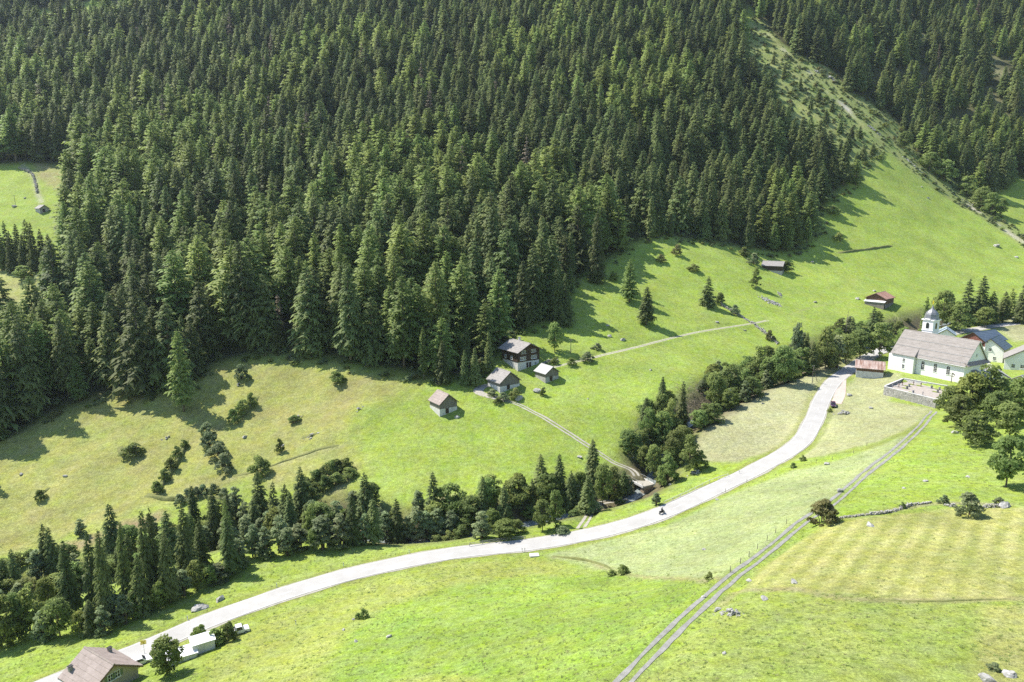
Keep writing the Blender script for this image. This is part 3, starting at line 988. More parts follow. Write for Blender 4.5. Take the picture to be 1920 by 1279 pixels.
def hut(name, label, cat, u, v, az, L, W, he, hr, roof_m, wall_m='wood_grey', base_m='stone_pale', split=0.45, oh=0.55, boards=True, back=True, seams=0, lift=0.0, door_m='wood_dark', yr=0.0):
    """small farm building; (u, v) is the foot of its near gable"""
    g = P(u, v)
    a = R(az)
    n = np.array([math.cos(a), math.sin(a)])
    c = g[:2] - n * L / 2
    t = empty(name, (c[0], c[1], g[2] + lift), a)
    tag(t, label, cat)
    x0, x1 = -L / 2, L / 2
    zs = he * split
    MB().box(x0 - .03, x1 + .03, -W / 2 - .03, W / 2 + .03, -2.5, zs).build('stone_base', M[base_m], t)
    gable_walls(t, x0, x1, W, zs, he, hr, M[wall_m], 'timber_wall', yr)
    if boards:
        for face, off in (('x', x1), ('x', x0)):
            k = int(W / 0.55)
            for i in range(k):
                ya, yb = -W / 2 + W * i / k + .03, -W / 2 + W * (i + 1) / k - .03
                ym = 0.5 * (ya + yb)
                top = he + (hr - he) * (1 - abs(ym - yr) / (W / 2 + abs(yr))) - .08
                d = .05 if off > 0 else -.05
                MB().box(min(off, off + d), max(off, off + d), ya, yb, zs + .02, top).build('plank', M[wall_m], t)
        k = int(L / 0.7)
        for sg in (-1, 1):
            for i in range(k):
                xa, xb = x0 + L * i / k + .03, x0 + L * (i + 1) / k - .03
                MB().box(xa, xb, min(sg * W / 2, sg * (W / 2 + .05)), max(sg * W / 2, sg * (W / 2 + .05)), zs + .02, he - .05).build('plank', M[wall_m], t)
    door(t, '+x', -W * .08, 0.05, 1.3, 1.9, x1 + .06, M[door_m])
    gable_roof(t, x0, x1, W, he, hr, oh, oh * .9, M[roof_m], seams=seams, yr=yr)
    return t


hut('stone_hut', 'small grey-roofed barn standing alone in meadow below the spruces', 'barn', 841, 775, -55, 7.2, 7.0, 4.0, 6.9, 'roof_brown', split=.5)
hut('farm_barn', 'larger grey-roofed barn beside the bend of the farm drive', 'barn', 956, 730, -54, 8.0, 9.0, 3.2, 6.6, 'roof_grey', split=.5)
hut('farm_shed', 'small pale-roofed shed between chalet and meadow', 'shed', 1035, 714, -54, 6.2, 6.4, 3.3, 5.4, 'roof_lightgrey', split=.5, base_m='stone_wall')
hut('hillside_barn', 'pale-roofed dark barn at the foot of the forest, high on the meadow', 'barn', 1468, 513, -30, 11, 8.5, 4.6, 6.8, 'roof_grey', 'wood_dark', 'stone_wall', .4)
# barn with rusty roof and pale lean-to on the upper meadow
b = hut('meadow_barn', 'rust-red-roofed barn with white lean-to alone on the upper meadow', 'barn', 1641, 574, -138, 11.0, 10.0, 4.4, 6.9, 'rust_red', 'wood_brown', 'wood_grey', .35, seams=9, oh=.7)
lt = MB().hexa([(5.55, -5.4, 3.0), (7.6, -5.4, 2.3), (7.6, 5.4, 2.3), (5.55, 5.4, 3.0), (5.55, -5.4, 3.2), (7.6, -5.4, 2.5), (7.6, 5.4, 2.5), (5.55, 5.4, 3.2)]).build('lean_to_roof', M['zinc'], b)
MB().box(7.0, 7.2, -5, 5, -2.5, 2.3).build('lean_to_wall', M['wood_grey'], b)
# roadside barn with streaked rusty roof
b = hut('roadside_barn', 'long low barn with streaked rusty sheet roof beside the road', 'barn', 1655, 702, -25, 9.6, 7.4, 2.8, 4.9, 'rust', 'wood_brown', 'stone_pale', .5, seams=10, oh=.6)
# small hut in the upper-left clearing
hut('clearing_hut', 'tiny stone hut in the small clearing at the left of the forest', 'hut', 84, 398, -35, 6.0, 5.2, 2.4, 4.2, 'roof_grey', 'stone_wall', 'stone_wall', .6, boards=False)

# chalet
g = P(991, 689)
a = R(-53)
L, W = 10.5, 10.6
n = np.array([math.cos(a), math.sin(a)])
c = g[:2] - n * L / 2
ch = tag(empty('chalet', (c[0], c[1], g[2]), a), 'dark timber chalet with white window frames at the forest edge', 'house')
x0, x1 = -L / 2, L / 2
MB().box(x0, x1, -W / 2, W / 2, -3, 2.6).build('stone_base', M['stone_pale'], ch)
gable_walls(ch, x0 - .02, x1 + .10, W + .16, 2.62, 7.0, 9.6, M['wood_dark'], 'timber_wall')
for i in range(9):
    zz = 2.75 + i * 0.48
    MB().box(x1 + .09, x1 + .15, -W / 2 - .05, W / 2 + .05, zz, zz + .42).build('log', M['wood_dark'], ch)
for i in range(9):
    zz = 2.75 + i * 0.48
    MB().box(x0, x1, -W / 2 - .14, -W / 2 - .07, zz, zz + .42).build('log', M['wood_dark'], ch)
for yy in (-2.9, 2.6):
    for k in (-.75, .75):
        window(ch, '+x', yy + k, 3.4, 1.1, 1.15, x1 + .16, .12)
        window(ch, '+x', yy * .9 + k * .85, 6.0, .95, 1.0, x1 + .10, .12)
window(ch, '-y', -2.6, 3.4, 1.1, 1.15, -W / 2 - .15, .12)
window(ch, '-y', 1.4, 3.4, 1.1, 1.15, -W / 2 - .15, .12)
for yy in (-.6, .8):
    door(ch, '+x', yy, 0.0, 1.0, 2.0, x1 + .01, M['wood_dark'])
window(ch, '+x', 3.4, .9, .9, .9, x1 + .02, .08)
gable_roof(ch, x0, x1, W, 7.1, 9.7, 1.3, 1.1, M['roof_grey'])
st = MB()
st.box(-2.2, -1.5, .5, 1.2, 8.8, 10.9)
chm = st.build('chimney', M['stone_pale'], ch)
MB().box(-2.35, -1.35, .35, 1.35, 10.92, 11.05).build('chimney_cap', M['roof_grey'], chm)

# house at the lower left with a brown two-slope roof
gA, gB = at_z(213.5, 1245, -79.6), at_z(171, 1220, -79.6)
a = math.atan2((gA - gB)[1], (gA - gB)[0])
L, W = 8.4, 8.6
n = np.array([math.cos(a), math.sin(a)])
c = gA[:2] - n * (L / 2 + .5)
zg = -88.3 + CAMZ
hs = tag(empty('roadside_house', (c[0], c[1], zg), a), 'grey-beige house with faded brown roof beside the road bend', 'house')
x0, x1 = -L / 2, L / 2
gable_walls(hs, x0, x1, W, -3, 5.7, 8.5, M['plaster_grey'])
gable_roof(hs, x0, x1, W, 5.75, 8.55, .6, .7, M['roof_brown'], fascia='wood_brown')
for k in (-.62, .62):
    window(hs, '+x', k, 5.6, .8, 1.15, x1, .1, bars=(1, 1), shutters=True)
window(hs, '+x', -2.2, 2.4, .9, 1.2, x1, .1)
window(hs, '+x', 0.4, 2.4, .9, 1.2, x1, .1)
door(hs, '+x', 3.0, 0, 1.3, 2.2, x1, M['dark'])
for (cx, cy) in ((-2.6, 3.2), (-3.4, -3.4)):
    zz = 8.55 - abs(cy) * .65
    k = MB().box(cx - .3, cx + .3, cy - .3, cy + .3, zz - .5, zz + .95).build('chimney', M['rail_dark'], hs)
    MB().box(cx - .4, cx + .4, cy - .4, cy + .4, zz + .97, zz + 1.05).build('chimney_cap', M['black'], k)
MB().hexa([(x1 + .02, 1.6, 2.7), (x1 + 2.4, 1.6, 2.2), (x1 + 2.4, 4.4, 2.2), (x1 + .02, 4.4, 2.7), (x1 + .02, 1.6, 2.85), (x1 + 2.4, 1.6, 2.35), (x1 + 2.4, 4.4, 2.35), (x1 + .02, 4.4, 2.85)]).build('porch_roof', M['wood_dark'], hs)
for yy in (1.75, 4.25):
    MB().box(x1 + 2.2, x1 + 2.32, yy - .06, yy + .06, -1, 2.25).build('porch_post', M['wood_dark'], hs)
MB().tube([(x0 - .5, -W / 2 - .62, 5.1), (x1 + .5, -W / 2 - .62, 5.1)], .09, 6).build('gutter', M['zinc'], hs)
MB().tube([(x0 + .1, -W / 2 - .6, 5.0), (x0 + .1, -W / 2 - .1, 4.4), (x0 + .1, -W / 2 - .1, -1)], .07, 6).build('downpipe', M['zinc'], hs)

# church -----------------------------------------------------------------
CA = R(-61)
chu = tag(empty('church', (CHURCH[0], CHURCH[1], CHB), CA), 'white church with brown shingle roof and small domed bell tower', 'church')
L, W, he, hr = 28.0, 14.0, 7.6, 15.4
x0, x1 = -L / 2, L / 2
gable_walls(chu, x0, x1, W, -3.5, he, hr - .15, M['plaster'])
gable_roof(chu, x0, x1, W, he, hr, .7, .9, M['roof_church'], thick=.3, fascia='white_paint')
for k in (0.36, 0.66, 0.9):                   # snow guards on both slopes
    for sg in (-1, 1):
        y, z = sg * (7.9 * k), hr - (hr - he) / 7.0 * 7.9 * k + .36
        MB().box(x0 - .4, x1 + .4, y - .07, y + .07, z - .02, z + .12).build('snow_guard', M['roof_lightgrey'], chu)
# projecting sacristy bay on the long side
bay = MB().box(x0 + .6, x0 + 9.6, -W / 2 - 1.7, -W / 2 + .2, -3.5, 7.0).build('sacristy_wall', M['plaster'], chu)
sr = MB()
xa, xb, yo, yi = x0 + .1, x0 + 10.1, -W / 2 - 2.2, -W / 2 + 2.6
sr.add([(xa, yo, 7.0), (xb, yo, 7.0), (xb - 1.0, yi, 10.4), (xa + 4.0, yi, 10.4), (xa, yi - 2.4, 7.0), (xb, yi - 2.4, 7.0), (xb, yo, 6.85), (xa, yo, 6.85)],
       [(0, 1, 2, 3), (1, 5, 2), (0, 3, 4), (7, 6, 1, 0)])
sr.build('sacristy_roof', M['roof_church'], chu)
sy = -W / 2 - 1.7
window(chu, '-y', x0 + 5.6, 1.6, .9, 1.5, sy, .12)
window(chu, '-y', x0 + 5.6, 4.2, .9, 1.3, sy, .12)
for k in range(3):
    window(chu, '-y', -1.6 + k * 4.9, 2.3, 1.25, 3.2, -W / 2, .16, arch=True, bars=(1, 4), fm='plaster')
    window(chu, '+y', -1.6 + k * 4.9, 2.3, 1.25, 3.2, W / 2, .16, arch=True, bars=(1, 4), fm='plaster')
window(chu, '+x', 0, 9.6, .7, 1.0, x1, .1)
window(chu, '+x', 4.6, 2.6, .9, 1.7, x1, .1)
door(chu, '+x', -1.0, -.2, 1.9, 3.0, x1, M['wood_dark'])
MB().hexa([(x1 + .02, -W / 2 - .7, 7.7), (x1 + 1.5, -W / 2 - .7, 6.7), (x1 + 1.5, W / 2 + .7, 6.7), (x1 + .02, W / 2 + .7, 7.7),
           (x1 + .02, -W / 2 - .7, 7.95), (x1 + 1.5, -W / 2 - .7, 6.9), (x1 + 1.5, W / 2 + .7, 6.9), (x1 + .02, W / 2 + .7, 7.95)]).build('pent_roof', M['roof_brown'], chu)
MB().hexa([(x1 + .02, -2.6, 4.4), (x1 + 2.6, -2.6, 3.4), (x1 + 2.6, .8, 3.4), (x1 + .02, .8, 4.4), (x1 + .02, -2.6, 4.6), (x1 + 2.6, -2.6, 3.6), (x1 + 2.6, .8, 3.6), (x1 + .02, .8, 4.6)]).build('porch_roof', M['dome'], chu)
MB().box(x1 + 2.3, x1 + 2.5, -2.5, -2.3, -2, 3.5).build('porch_post', M['wood_dark'], chu)
MB().tube([(x0 + 9.75, -W / 2 - .25, 7.2), (x0 + 9.75, -W / 2 - .25, -1)], .09, 6).build('downpipe', M['zinc'], chu)
MB().tube([(x0 + 9.9, -W / 2 - .95, 6.55), (x1 + .6, -W / 2 - .95, 6.55)], .11, 6).build('gutter', M['zinc'], chu)
MB().box(x0 - 1.1, x0 + .8, -W / 2 - 1.2, -W / 2 + 5, -3.5, 6.4).build('apse_wall', M['plaster'], chu)
# tower
tw, tx, ty = 2.15, -7.6, 5.6
tow = MB().box(tx - tw, tx + tw, ty - tw, ty + tw, -2, 20.0).build('tower', M['plaster'], chu)
for i, zz in enumerate((15.9, 20.0)):
    MB().box(tx - tw - .18 - .2 * i, tx + tw + .18 + .2 * i, ty - tw - .18 - .2 * i, ty + tw + .18 + .2 * i, zz, zz + .28 + .15 * i).build('cornice', M['white_paint'], tow)
for face, off, aa in (('-y', ty - tw, tx), ('+x', tx + tw, ty), ('+y', ty + tw, tx), ('-x', tx - tw, ty)):
    fo = window(tow, face, aa, 16.7, 1.3, 2.4, off, .14, arch=True, bars=(0, 0), fm='plaster')
    fo.name = 'belfry_opening'
prof = [(2.75, 20.45), (2.55, 20.75), (2.38, 21.6), (2.28, 22.4), (1.9, 23.2), (1.25, 23.9), (.7, 24.4), (.4, 25.0), (.15, 25.8), (.05, 26.3)]
dm = MB()
vs, fs = [], []
NS = 8
for r, z in prof:
    for k in range(NS):
        t = 2 * math.pi * (k + .5) / NS
        q = 1.0 / max(abs(math.cos(t)), abs(math.sin(t)))
        q = 1 + (q - 1) * .75 * min(1, r / 2)
        vs.append((tx + r * q * math.cos(t), ty + r * q * math.sin(t), z))
for i in range(len(prof) - 1):
    for k in range(NS):
        fs.append((i * NS + k, i * NS + (k + 1) % NS, (i + 1) * NS + (k + 1) % NS, (i + 1) * NS + k))
dm.add(vs, fs)
dome = dm.build('dome', M['dome'], tow)
MB().box(tx - .05, tx + .05, ty - .05, ty + .05, 26.2, 28.0).box(tx - .5, tx + .5, ty - .05, ty + .05, 27.2, 27.32).build('tower_cross', M['yellow'], tow)
MB().tube([(tx, ty, 26.35), (tx, ty, 26.5), (tx, ty, 26.7), (tx, ty, 26.85)], [.08, .2, .2, .08], 8).build('finial_ball', M['yellow'], tow)

# crucifix on the churchyard grass
p = np.array([CHURCH[0], CHURCH[1]]) + np.array([math.cos(CA), math.sin(CA)]) * 11.0 + np.array([math.sin(CA), -math.cos(CA)]) * 9.2
cr = tag(empty('crucifix', (p[0], p[1], CHB), CA), 'tall dark wayside crucifix in front of the white church wall', 'crucifix')
MB().box(-.11, .11, -.11, .11, -.5, 3.4).build('post', M['post_wood'], cr)
MB().box(-.85, .85, -.09, .09, 2.35, 2.56).build('crossbar', M['post_wood'], cr)
MB().add([(-1.05, -.4, 3.0), (0, -.4, 3.75), (0, .4, 3.75), (-1.05, .4, 3.0), (1.05, -.4, 3.0), (1.05, .4, 3.0)], [(0, 1, 2, 3), (1, 4, 5, 2)]).build('gable_hood', M['wood_dark'], cr)

# graveyard ---------------------------------------------------------------
gl = [np.array(q) for q in graveyard]
g0 = sum(gl) / 4
ga = math.atan2((gl[1] - gl[0])[1], (gl[1] - gl[0])[0])
gr = tag(empty('graveyard_wall', (g0[0], g0[1], GZ), ga), 'grey stone retaining wall enclosing the small graveyard below the church', 'wall')
loc = []
for q in gl:
    d = q[:2] - g0[:2]
    loc.append((d[0] * math.cos(ga) + d[1] * math.sin(ga), -d[0] * math.sin(ga) + d[1] * math.cos(ga)))


def wall_seg(p, q, th, z0, z1, parent, m, name='wall'):
    p, q = np.array(p), np.array(q)
    d = (q - p) / np.linalg.norm(q - p)
    nn = np.array([-d[1], d[0]]) * th / 2
    vs = [(*(p - nn), z0), (*(q - nn), z0), (*(q + nn), z0), (*(p + nn), z0), (*(p - nn), z1), (*(q - nn), z1), (*(q + nn), z1), (*(p + nn), z1)]
    w = MB().hexa(vs).build(name, m, parent)
    nn2 = nn * 1.35
    vs = [(*(p - nn2), z1 + .003), (*(q - nn2), z1 + .003), (*(q + nn2), z1 + .003), (*(p + nn2), z1 + .003), (*(p - nn2), z1 + .13), (*(q - nn2), z1 + .13), (*(q + nn2), z1 + .13), (*(p + nn2), z1 + .13)]
    MB().hexa(vs).build('coping', M['concrete'], w)
    return w


FL, FR, BR, BL = [np.array(q) for q in loc]
wall_seg(FL, FR, .5, -4.5, .75, gr, M['drystone'], 'front_wall')
wall_seg(FL + [0, .3], BL, .45, -3.5, .95, gr, M['drystone'], 'side_wall')
wall_seg(FR + [0, .3], BR, .45, -3.5, .75, gr, M['drystone'], 'side_wall')
wall_seg(BL + [.3, 0], BR - [.3, 0], .5, -1, 1.15, gr, M['stone_pale'], 'back_wall')
MB().prism([tuple(FL), tuple(FR), tuple(BR), tuple(BL)], -3.0, .02).build('graveyard_floor', M['grave_soil'], gr)
# courses of big blocks on the front wall
rr = random.Random(4)
fd = (FR - FL) / np.linalg.norm(FR - FL)
fn = np.array([fd[1], -fd[0]])
blk = MB()
ln_ = np.linalg.norm(FR - FL)
z = -4.4
while z < .6:
    h_ = rr.uniform(.34, .5)
    s = 0
    while s < ln_ - .3:
        w_ = min(rr.uniform(.5, 1.1), ln_ - s)
        dpt = .25 + rr.uniform(.03, .12)
        p0, p1 = FL + fd * (s + .02), FL + fd * (s + w_ - .02)
        q0, q1 = p0 + fn * dpt, p1 + fn * dpt
        blk.hexa([(*q0, z + .02), (*q1, z + .02), (*p1, z + .02), (*p0, z + .02), (*q0, min(z + h_ - .02, .7)), (*q1, min(z + h_ - .02, .7)), (*p1, min(z + h_ - .02, .7)), (*p0, min(z + h_ - .02, .7))])
        s += w_
    z += h_
bo = blk.build('wall_stones', M['drystone'], gr)
bo['kind'] = 'stuff'
gi = 0
kinds = ['slab', 'cross', 'slab', 'round', 'cross', 'slab']
for row in range(4):
    for k in range(5):
        if rr.random() < .22:
            continue
        s, t = (k + .7 + rr.uniform(-.15, .15)) / 5.4, (row + .75) / 4.6
        q = FL * (1 - s) * (1 - t) + FR * s * (1 - t) + BR * s * t + BL * (1 - s) * t
        wx = g0[0] + q[0] * math.cos(ga) - q[1] * math.sin(ga)
        wy = g0[1] + q[0] * math.sin(ga) + q[1] * math.cos(ga)
        kd = rr.choice(kinds)
        rown = ['front row behind the retaining wall', 'second row', 'third row', 'back row nearest the church'][row]
        mm = M['grave_wood'] if kd == 'cross' and rr.random() < .6 else M['grave_stone']
        desc = {'slab': 'upright slab gravestone', 'cross': 'grave cross', 'round': 'round-topped gravestone'}[kd]
        o = tag(empty('gravestone', (wx, wy, GZ + .02), ga + rr.uniform(-.1, .1)), f'small {desc} in the graveyard, {rown}', 'gravestone', f'{desc}s in the graveyard {rown}')
        if kd == 'slab':
            MB().box(-.12, .12, -.45, .45, .0, 1.1).build('headstone', mm, o)
        elif kd == 'cross':
            MB().box(-.07, .07, -.08, .08, 0, 1.5).box(-.07, .07, -.42, .42, .95, 1.12).build('headstone', mm, o)
        else:
            MB().extrude_x([(-.42, 0), (.42, 0), (.42, .8), (.3, 1.08), (0, 1.2), (-.3, 1.08), (-.42, .8)], -.11, .11).build('headstone', mm, o)
        MB().box(-1.75, -.14, -.5, .5, 0, .2).box(-.14, .2, -.55, .55, 0, .12).build('grave_bed', M['rock'] if rr.random() < .5 else M['lawn'], o)

# village houses at the right ------------------------------------------------
def village(name, label, u, v, z, az, L, W, he, hr, wall_m, roof_m, wins=(), gable_m=None, oh=.6):
    g = at_z(u, v, z)                         # foot of the near gable's middle
    a = R(az)
    n = np.array([math.cos(a), math.sin(a)])
    c = g[:2] - n * L / 2
    t = tag(empty(name, (c[0], c[1], g[2]), a), label, 'house')
    x0, x1 = -L / 2, L / 2
    gable_walls(t, x0, x1, W, -4, he, hr, M[wall_m])
    if gable_m:
        MB().extrude_x([(-W / 2 + .1, he * .62), (W / 2 - .1, he * .62), (W / 2 - .1, he - .05), (0, hr - .12), (-W / 2 + .1, he - .05)], x1 - .02, x1 + .06).build('gable_cladding', M[gable_m], t)
    gable_roof(t, x0, x1, W, he, hr, oh, oh, M[roof_m])
    for f, a_, zz, w_, h_ in wins:
        window(t, f, a_, zz, w_, h_, {'+x': x1 + (.06 if gable_m else 0), '-x': x0, '+y': W / 2 + .06, '-y': -W / 2}[f], .1)
    return t


yh = village('village_house', 'yellow and white house with blue-grey slate roof behind the church', 1853, 680, -67, 223, 11, 10, 6.6, 10.4, 'plaster', 'roof_blue',
        [('+x', -2, 1.5, 1, 1.3), ('+x', 2, 1.5, 1, 1.3), ('+x', 0, 5, 1, 1.2), ('+y', -2, 2.6, .9, 1.3), ('+y', 3, 2.6, .9, 1.3), ('-y', 0, 2.6, .9, 1.3)])
MB().box(-5.4, 5.4, 5.0, 5.05, -3.9, 6.2).build('yellow_wall', M['plaster_warm'], yh)
village('village_house', 'house with red gable and wide blue-grey roof behind the tower', 1822, 662, -64, 205, 14, 10.5, 6.0, 9.2, 'plaster', 'roof_blue', [('+x', -3, 4.6, 1, 1.2), ('+x', 0, 4.6, 1, 1.2), ('+x', 3, 4.6, 1, 1.2)], 'red_wood')
village('village_shed', 'small building with pale blue sheet roof tucked beside the tower', 1772, 645, -64, 240, 8, 7, 4.6, 7.0, 'plaster', 'roof_blue_pale', [('+x', 0, 2, .9, 1.1)])
village('village_house', 'grey-roofed white house with balcony at the right edge of the village', 1915, 700, -67, 235, 12, 12, 5.6, 9.6, 'plaster', 'roof_grey', [('+x', -3, 2, 1.1, 1.3), ('+x', 0, 2, 1.1, 1.3), ('+x', 3, 2, 1.1, 1.3)])
village('village_annex', 'low white annex with pale grey roof in front of the yellow house', 1868, 722, -67.5, 250, 12, 8, 3.2, 5.6, 'plaster', 'roof_lightgrey', [('+x', -2, 1, .9, 1.1), ('+x', 2, 1, .9, 1.1)])
village('village_annex', 'pale grey-roofed white annex half hidden by trees at the right edge', 1912, 735, -68, 200, 11, 9, 3.4, 6.2, 'plaster', 'roof_lightgrey', [('+x', 0, 1.2, 1, 1.2)])

# ------------------------------------------------------------------ sheds, vehicles and roadside things
def wheel(parent, x, y, r, w=.22):
    o = MB().tube([(x, y - w / 2, r), (x, y + w / 2, r)], r, 16).build('wheel', M['rubber'], parent)
    s = 1 if y > 0 else -1
    MB().tube([(x, y + s * w / 2, r), (x, y + s * (w / 2 + .02), r)], r * .58, 12).build('rim', M['metal'], o)


def car(name, label, loc, az, paint, pickup=False):
    t = tag(empty(name, loc, az), label, 'car')
    hl, w = 2.1, .86
    if not pickup:
        low = [(-hl, .35), (hl - .05, .32), (hl, .6), (hl - .1, .78), (1.05, .92), (-hl + .05, .98), (-hl, .7)]
        cab = [(1.1, .92), (.45, 1.45), (-1.55, 1.48), (-2.0, .97)]
    else:
        low = [(-hl - .3, .45), (hl, .4), (hl + .02, .7), (hl - .1, .92), (1.1, 1.02), (-hl - .3, 1.02)]
        cab = [(1.15, 1.02), (.7, 1.72), (-.45, 1.74), (-.6, 1.02)]
    MB().extrude_y(low, -w, w).build('body', paint, t)
    n = len(cab)
    c = MB()
    vs = []
    for sy in (-1, 1):
        for i, (x, z) in enumerate(cab):
            vs.append((x, sy * (w - (.16 if z > 1.1 else .03)), z))
    c.add(vs, [tuple(range(n)), tuple(range(2 * n - 1, n - 1, -1))] + [(i, n + i, n + (i + 1) % n, (i + 1) % n) for i in range(n)])
    c.build('cabin', paint, t)
    top = max(z for _, z in cab)
    (xa, za), (xb, zb), (xc, zc), (xd, zd) = cab
    ws = MB().add([(xa - .05, -.72, za + .03), (xa - .05, .72, za + .03), (xb + .04, .6, zb - .03), (xb + .04, -.6, zb - .03)], [(0, 1, 2, 3)])
    for i in range(4):
        x, y, z = ws.v[i]
        ws.v[i] = (x + .05, y, z + .03)
    ws.build('windscreen', M['glass'], t)
    rw = MB().add([(xd + .02, -.7, zd + .06), (xd + .02, .7, zd + .06), (xc - .02, .58, zc - .05), (xc - .02, -.58, zc - .05)], [(3, 2, 1, 0)])
    for i in range(4):
        x, y, z = rw.v[i]
        rw.v[i] = (x - .05, y, z)
    rw.build('rear_window', M['glass'], t)
    for sy in (-1, 1):
        y0, y1 = sy * (w + .005), sy * (w - .125)
        MB().add([(xa - .35, y0 - sy * .01, za + .06), (xd + .35, y0 - sy * .01, zd + .06), (xc + .12, y1, zc - .06), (xb - .12, y1, zb - .06)], [(0, 1, 2, 3)]).build('side_window', M['glass'], t)
        MB().box(hl - .07, hl + .02, min(sy * .45, sy * .8), max(sy * .45, sy * .8), .58, .72).build('headlight', M['white_paint'], t)
        for x in (-1.3, 1.3):
            wheel(t, x, sy * (w - .1), .33)
    if pickup:
        MB().box(-hl - .2, -.7, -.72, .72, 1.03, 1.06).build('load_bed', M['black'], t)
        for sy in (-1, 1):
            MB().box(-hl - .3, -.62, min(sy * .78, sy * .86), max(sy * .78, sy * .86), 1.02, 1.3).build('bed_side', paint, t)
        MB().box(-hl - .3, -hl - .22, -.78, .78, 1.02, 1.3).build('tailgate', paint, t)
    return t


p = P(1562, 762)
car('parked_car', 'dark purple car parked in the gravel bay beside the road', (p[0], p[1], p[2] + .06), R(-110), M['car_purple'])
p = P(447, 1188)
car('pickup_truck', 'white pickup parked in the bushes beside the lower road', (p[0], p[1], p[2] + .03), R(30), M['car_white'], True)
p = P(262, 1246)
car('parked_car', 'white car parked at the corner of the brown-roofed house', (p[0], p[1], p[2] + .05), R(38), M['car_white'])


def shed(name, label, u, v, az, L, W, h, slope=.35, m='container'):
    p = P(u, v)
    t = tag(empty(name, (p[0], p[1], p[2]), R(az)), label, 'shed')
    MB().hexa([(-L / 2, -W / 2, -2.5), (L / 2, -W / 2, -2.5), (L / 2, W / 2, -2.5), (-L / 2, W / 2, -2.5), (-L / 2, -W / 2, h - slope), (L / 2, -W / 2, h - slope), (L / 2, W / 2, h), (-L / 2, W / 2, h)]).build('wall', M[m], t)
    MB().hexa([(-L / 2 - .2, -W / 2 - .2, h - slope), (L / 2 + .2, -W / 2 - .2, h - slope), (L / 2 + .2, W / 2 + .2, h), (-L / 2 - .2, W / 2 + .2, h),
               (-L / 2 - .2, -W / 2 - .2, h - slope + .14), (L / 2 + .2, -W / 2 - .2, h - slope + .14), (L / 2 + .2, W / 2 + .2, h + .14), (-L / 2 - .2, W / 2 + .2, h + .14)]).build('roof', M['car_white'], t)
    for k in range(2):
        xa = -L / 2 + L * (k + .08) / 2
        MB().box(xa, xa + L * .42, -W / 2 - .05, -W / 2 + .02, .1, h - slope - .25).build('door', M['zinc'], t)
    return t


shed('white_shed', 'white sheet-metal shed between the bushes beside the lower road', 381, 1219, 33, 4.0, 2.6, 2.6)
shed('garage', 'low garage with flat white roof behind the round tree', 341, 1236, 30, 5.2, 3.2, 1.5, .1, 'concrete')

# yellow signpost
p = P(271, 1226)
t = tag(empty('signpost', (p[0], p[1], p[2]), R(20)), 'yellow hiking signpost beside the road near the brown-roofed house', 'signpost')
MB().tube([(0, 0, -.4), (0, 0, 3.0)], .04, 8).build('pole', M['metal'], t)
for k, (zz, sg) in enumerate(((2.72, 1), (2.42, -1), (2.12, 1))):
    MB().extrude_y([(-.55 * sg, zz), (.4 * sg, zz), (.62 * sg, zz + .13), (.4 * sg, zz + .26), (-.55 * sg, zz + .26)], -.05, -.02).build('sign_board', M['yellow'], t)
    MB().box(-.35, .3, -.056, -.0515, zz + .10, zz + .16).build('lettering', M['black'], t)

# delineator posts
PS = [(352, 1163, 'beside the lower road above the bushes'), (519, 1101, 'on the bend above the lower road'), (644, 1062, 'midway along the lower road'), (767, 1037, 'beside the road before the rail'),
      (1386, 888, 'on the upper side of the road below the hay field'), (1572, 692, 'on the bend near the rusty barn'), (555, 1172, 'on the lower verge by the pickup')]
for u, v, d in PS:
    p = P(u, v)
    t = tag(empty('marker_post', (p[0], p[1], p[2]), 0), f'white reflector post {d}', 'post', 'reflector posts along the road')
    MB().extrude_y([(-.07, -.3), (.07, -.3), (.07, .95), (-.07, 1.05)], -.05, .05).build('shaft', M['white_paint'], t)
    MB().box(-.075, .075, -.055, .055, .68, .86).build('reflector_band', M['black'], t)


def railing(name, label, px, h=.95, m='rail_dark', lift=0.0, step=3.0, rails=(.9, .5)):
    pts = spline([P(u, v) for u, v in px], step)
    o0 = pts[0]
    t = tag(empty(name, tuple(o0), 0), label, 'railing')
    q = pts - o0
    q[:, 2] = HF(pts[:, 0], pts[:, 1]) - o0[2] + lift
    for p in q:
        MB().tube([(p[0], p[1], p[2] - .5), (p[0], p[1], p[2] + h)], .06, 6).build('post', M[m], t)
    for rh in rails:
        MB().tube([(p[0], p[1], p[2] + rh) for p in q], .05, 6).build('rail', M[m], t)
    return t


railing('guard_rail', 'thin grey guard rail along the road above the stream trees', [(880, 1025), (930, 1017), (985, 1011)])
railing('guard_rail', 'pale guard rail on the roadside beyond the motorcycle', [(1245, 945), (1290, 925), (1330, 905), (1365, 893)], .85, 'zinc', rails=(.75,))
# small concrete culvert head and posts
p = P(1002, 1043)
t = tag(empty('culvert_head', (p[0], p[1], p[2]), R(8)), 'pale concrete culvert block on the lower edge of the road', 'culvert')
MB().box(-1.1, 1.1, -.6, .9, -1.2, .35).build('slab', M['concrete'], t)
MB().box(-.55, .55, -.66, -.58, -.9, .05).build('pipe_mouth', M['dark'], t)
for k, u in enumerate((979, 984)):
    p = P(u, 1035)
    t = tag(empty('marker_stake', (p[0], p[1], p[2]), 0), 'thin dark stake of the pair standing by the culvert', 'stake', 'pair of stakes by the culvert')
    MB().tube([(0, 0, -.3), (0, 0, .9)], .05, 6).build('shaft', M['rail_dark'], t)
    MB().box(-.09, .09, -.07, .07, .75, 1.0).build('head', M['rail_dark'], t)

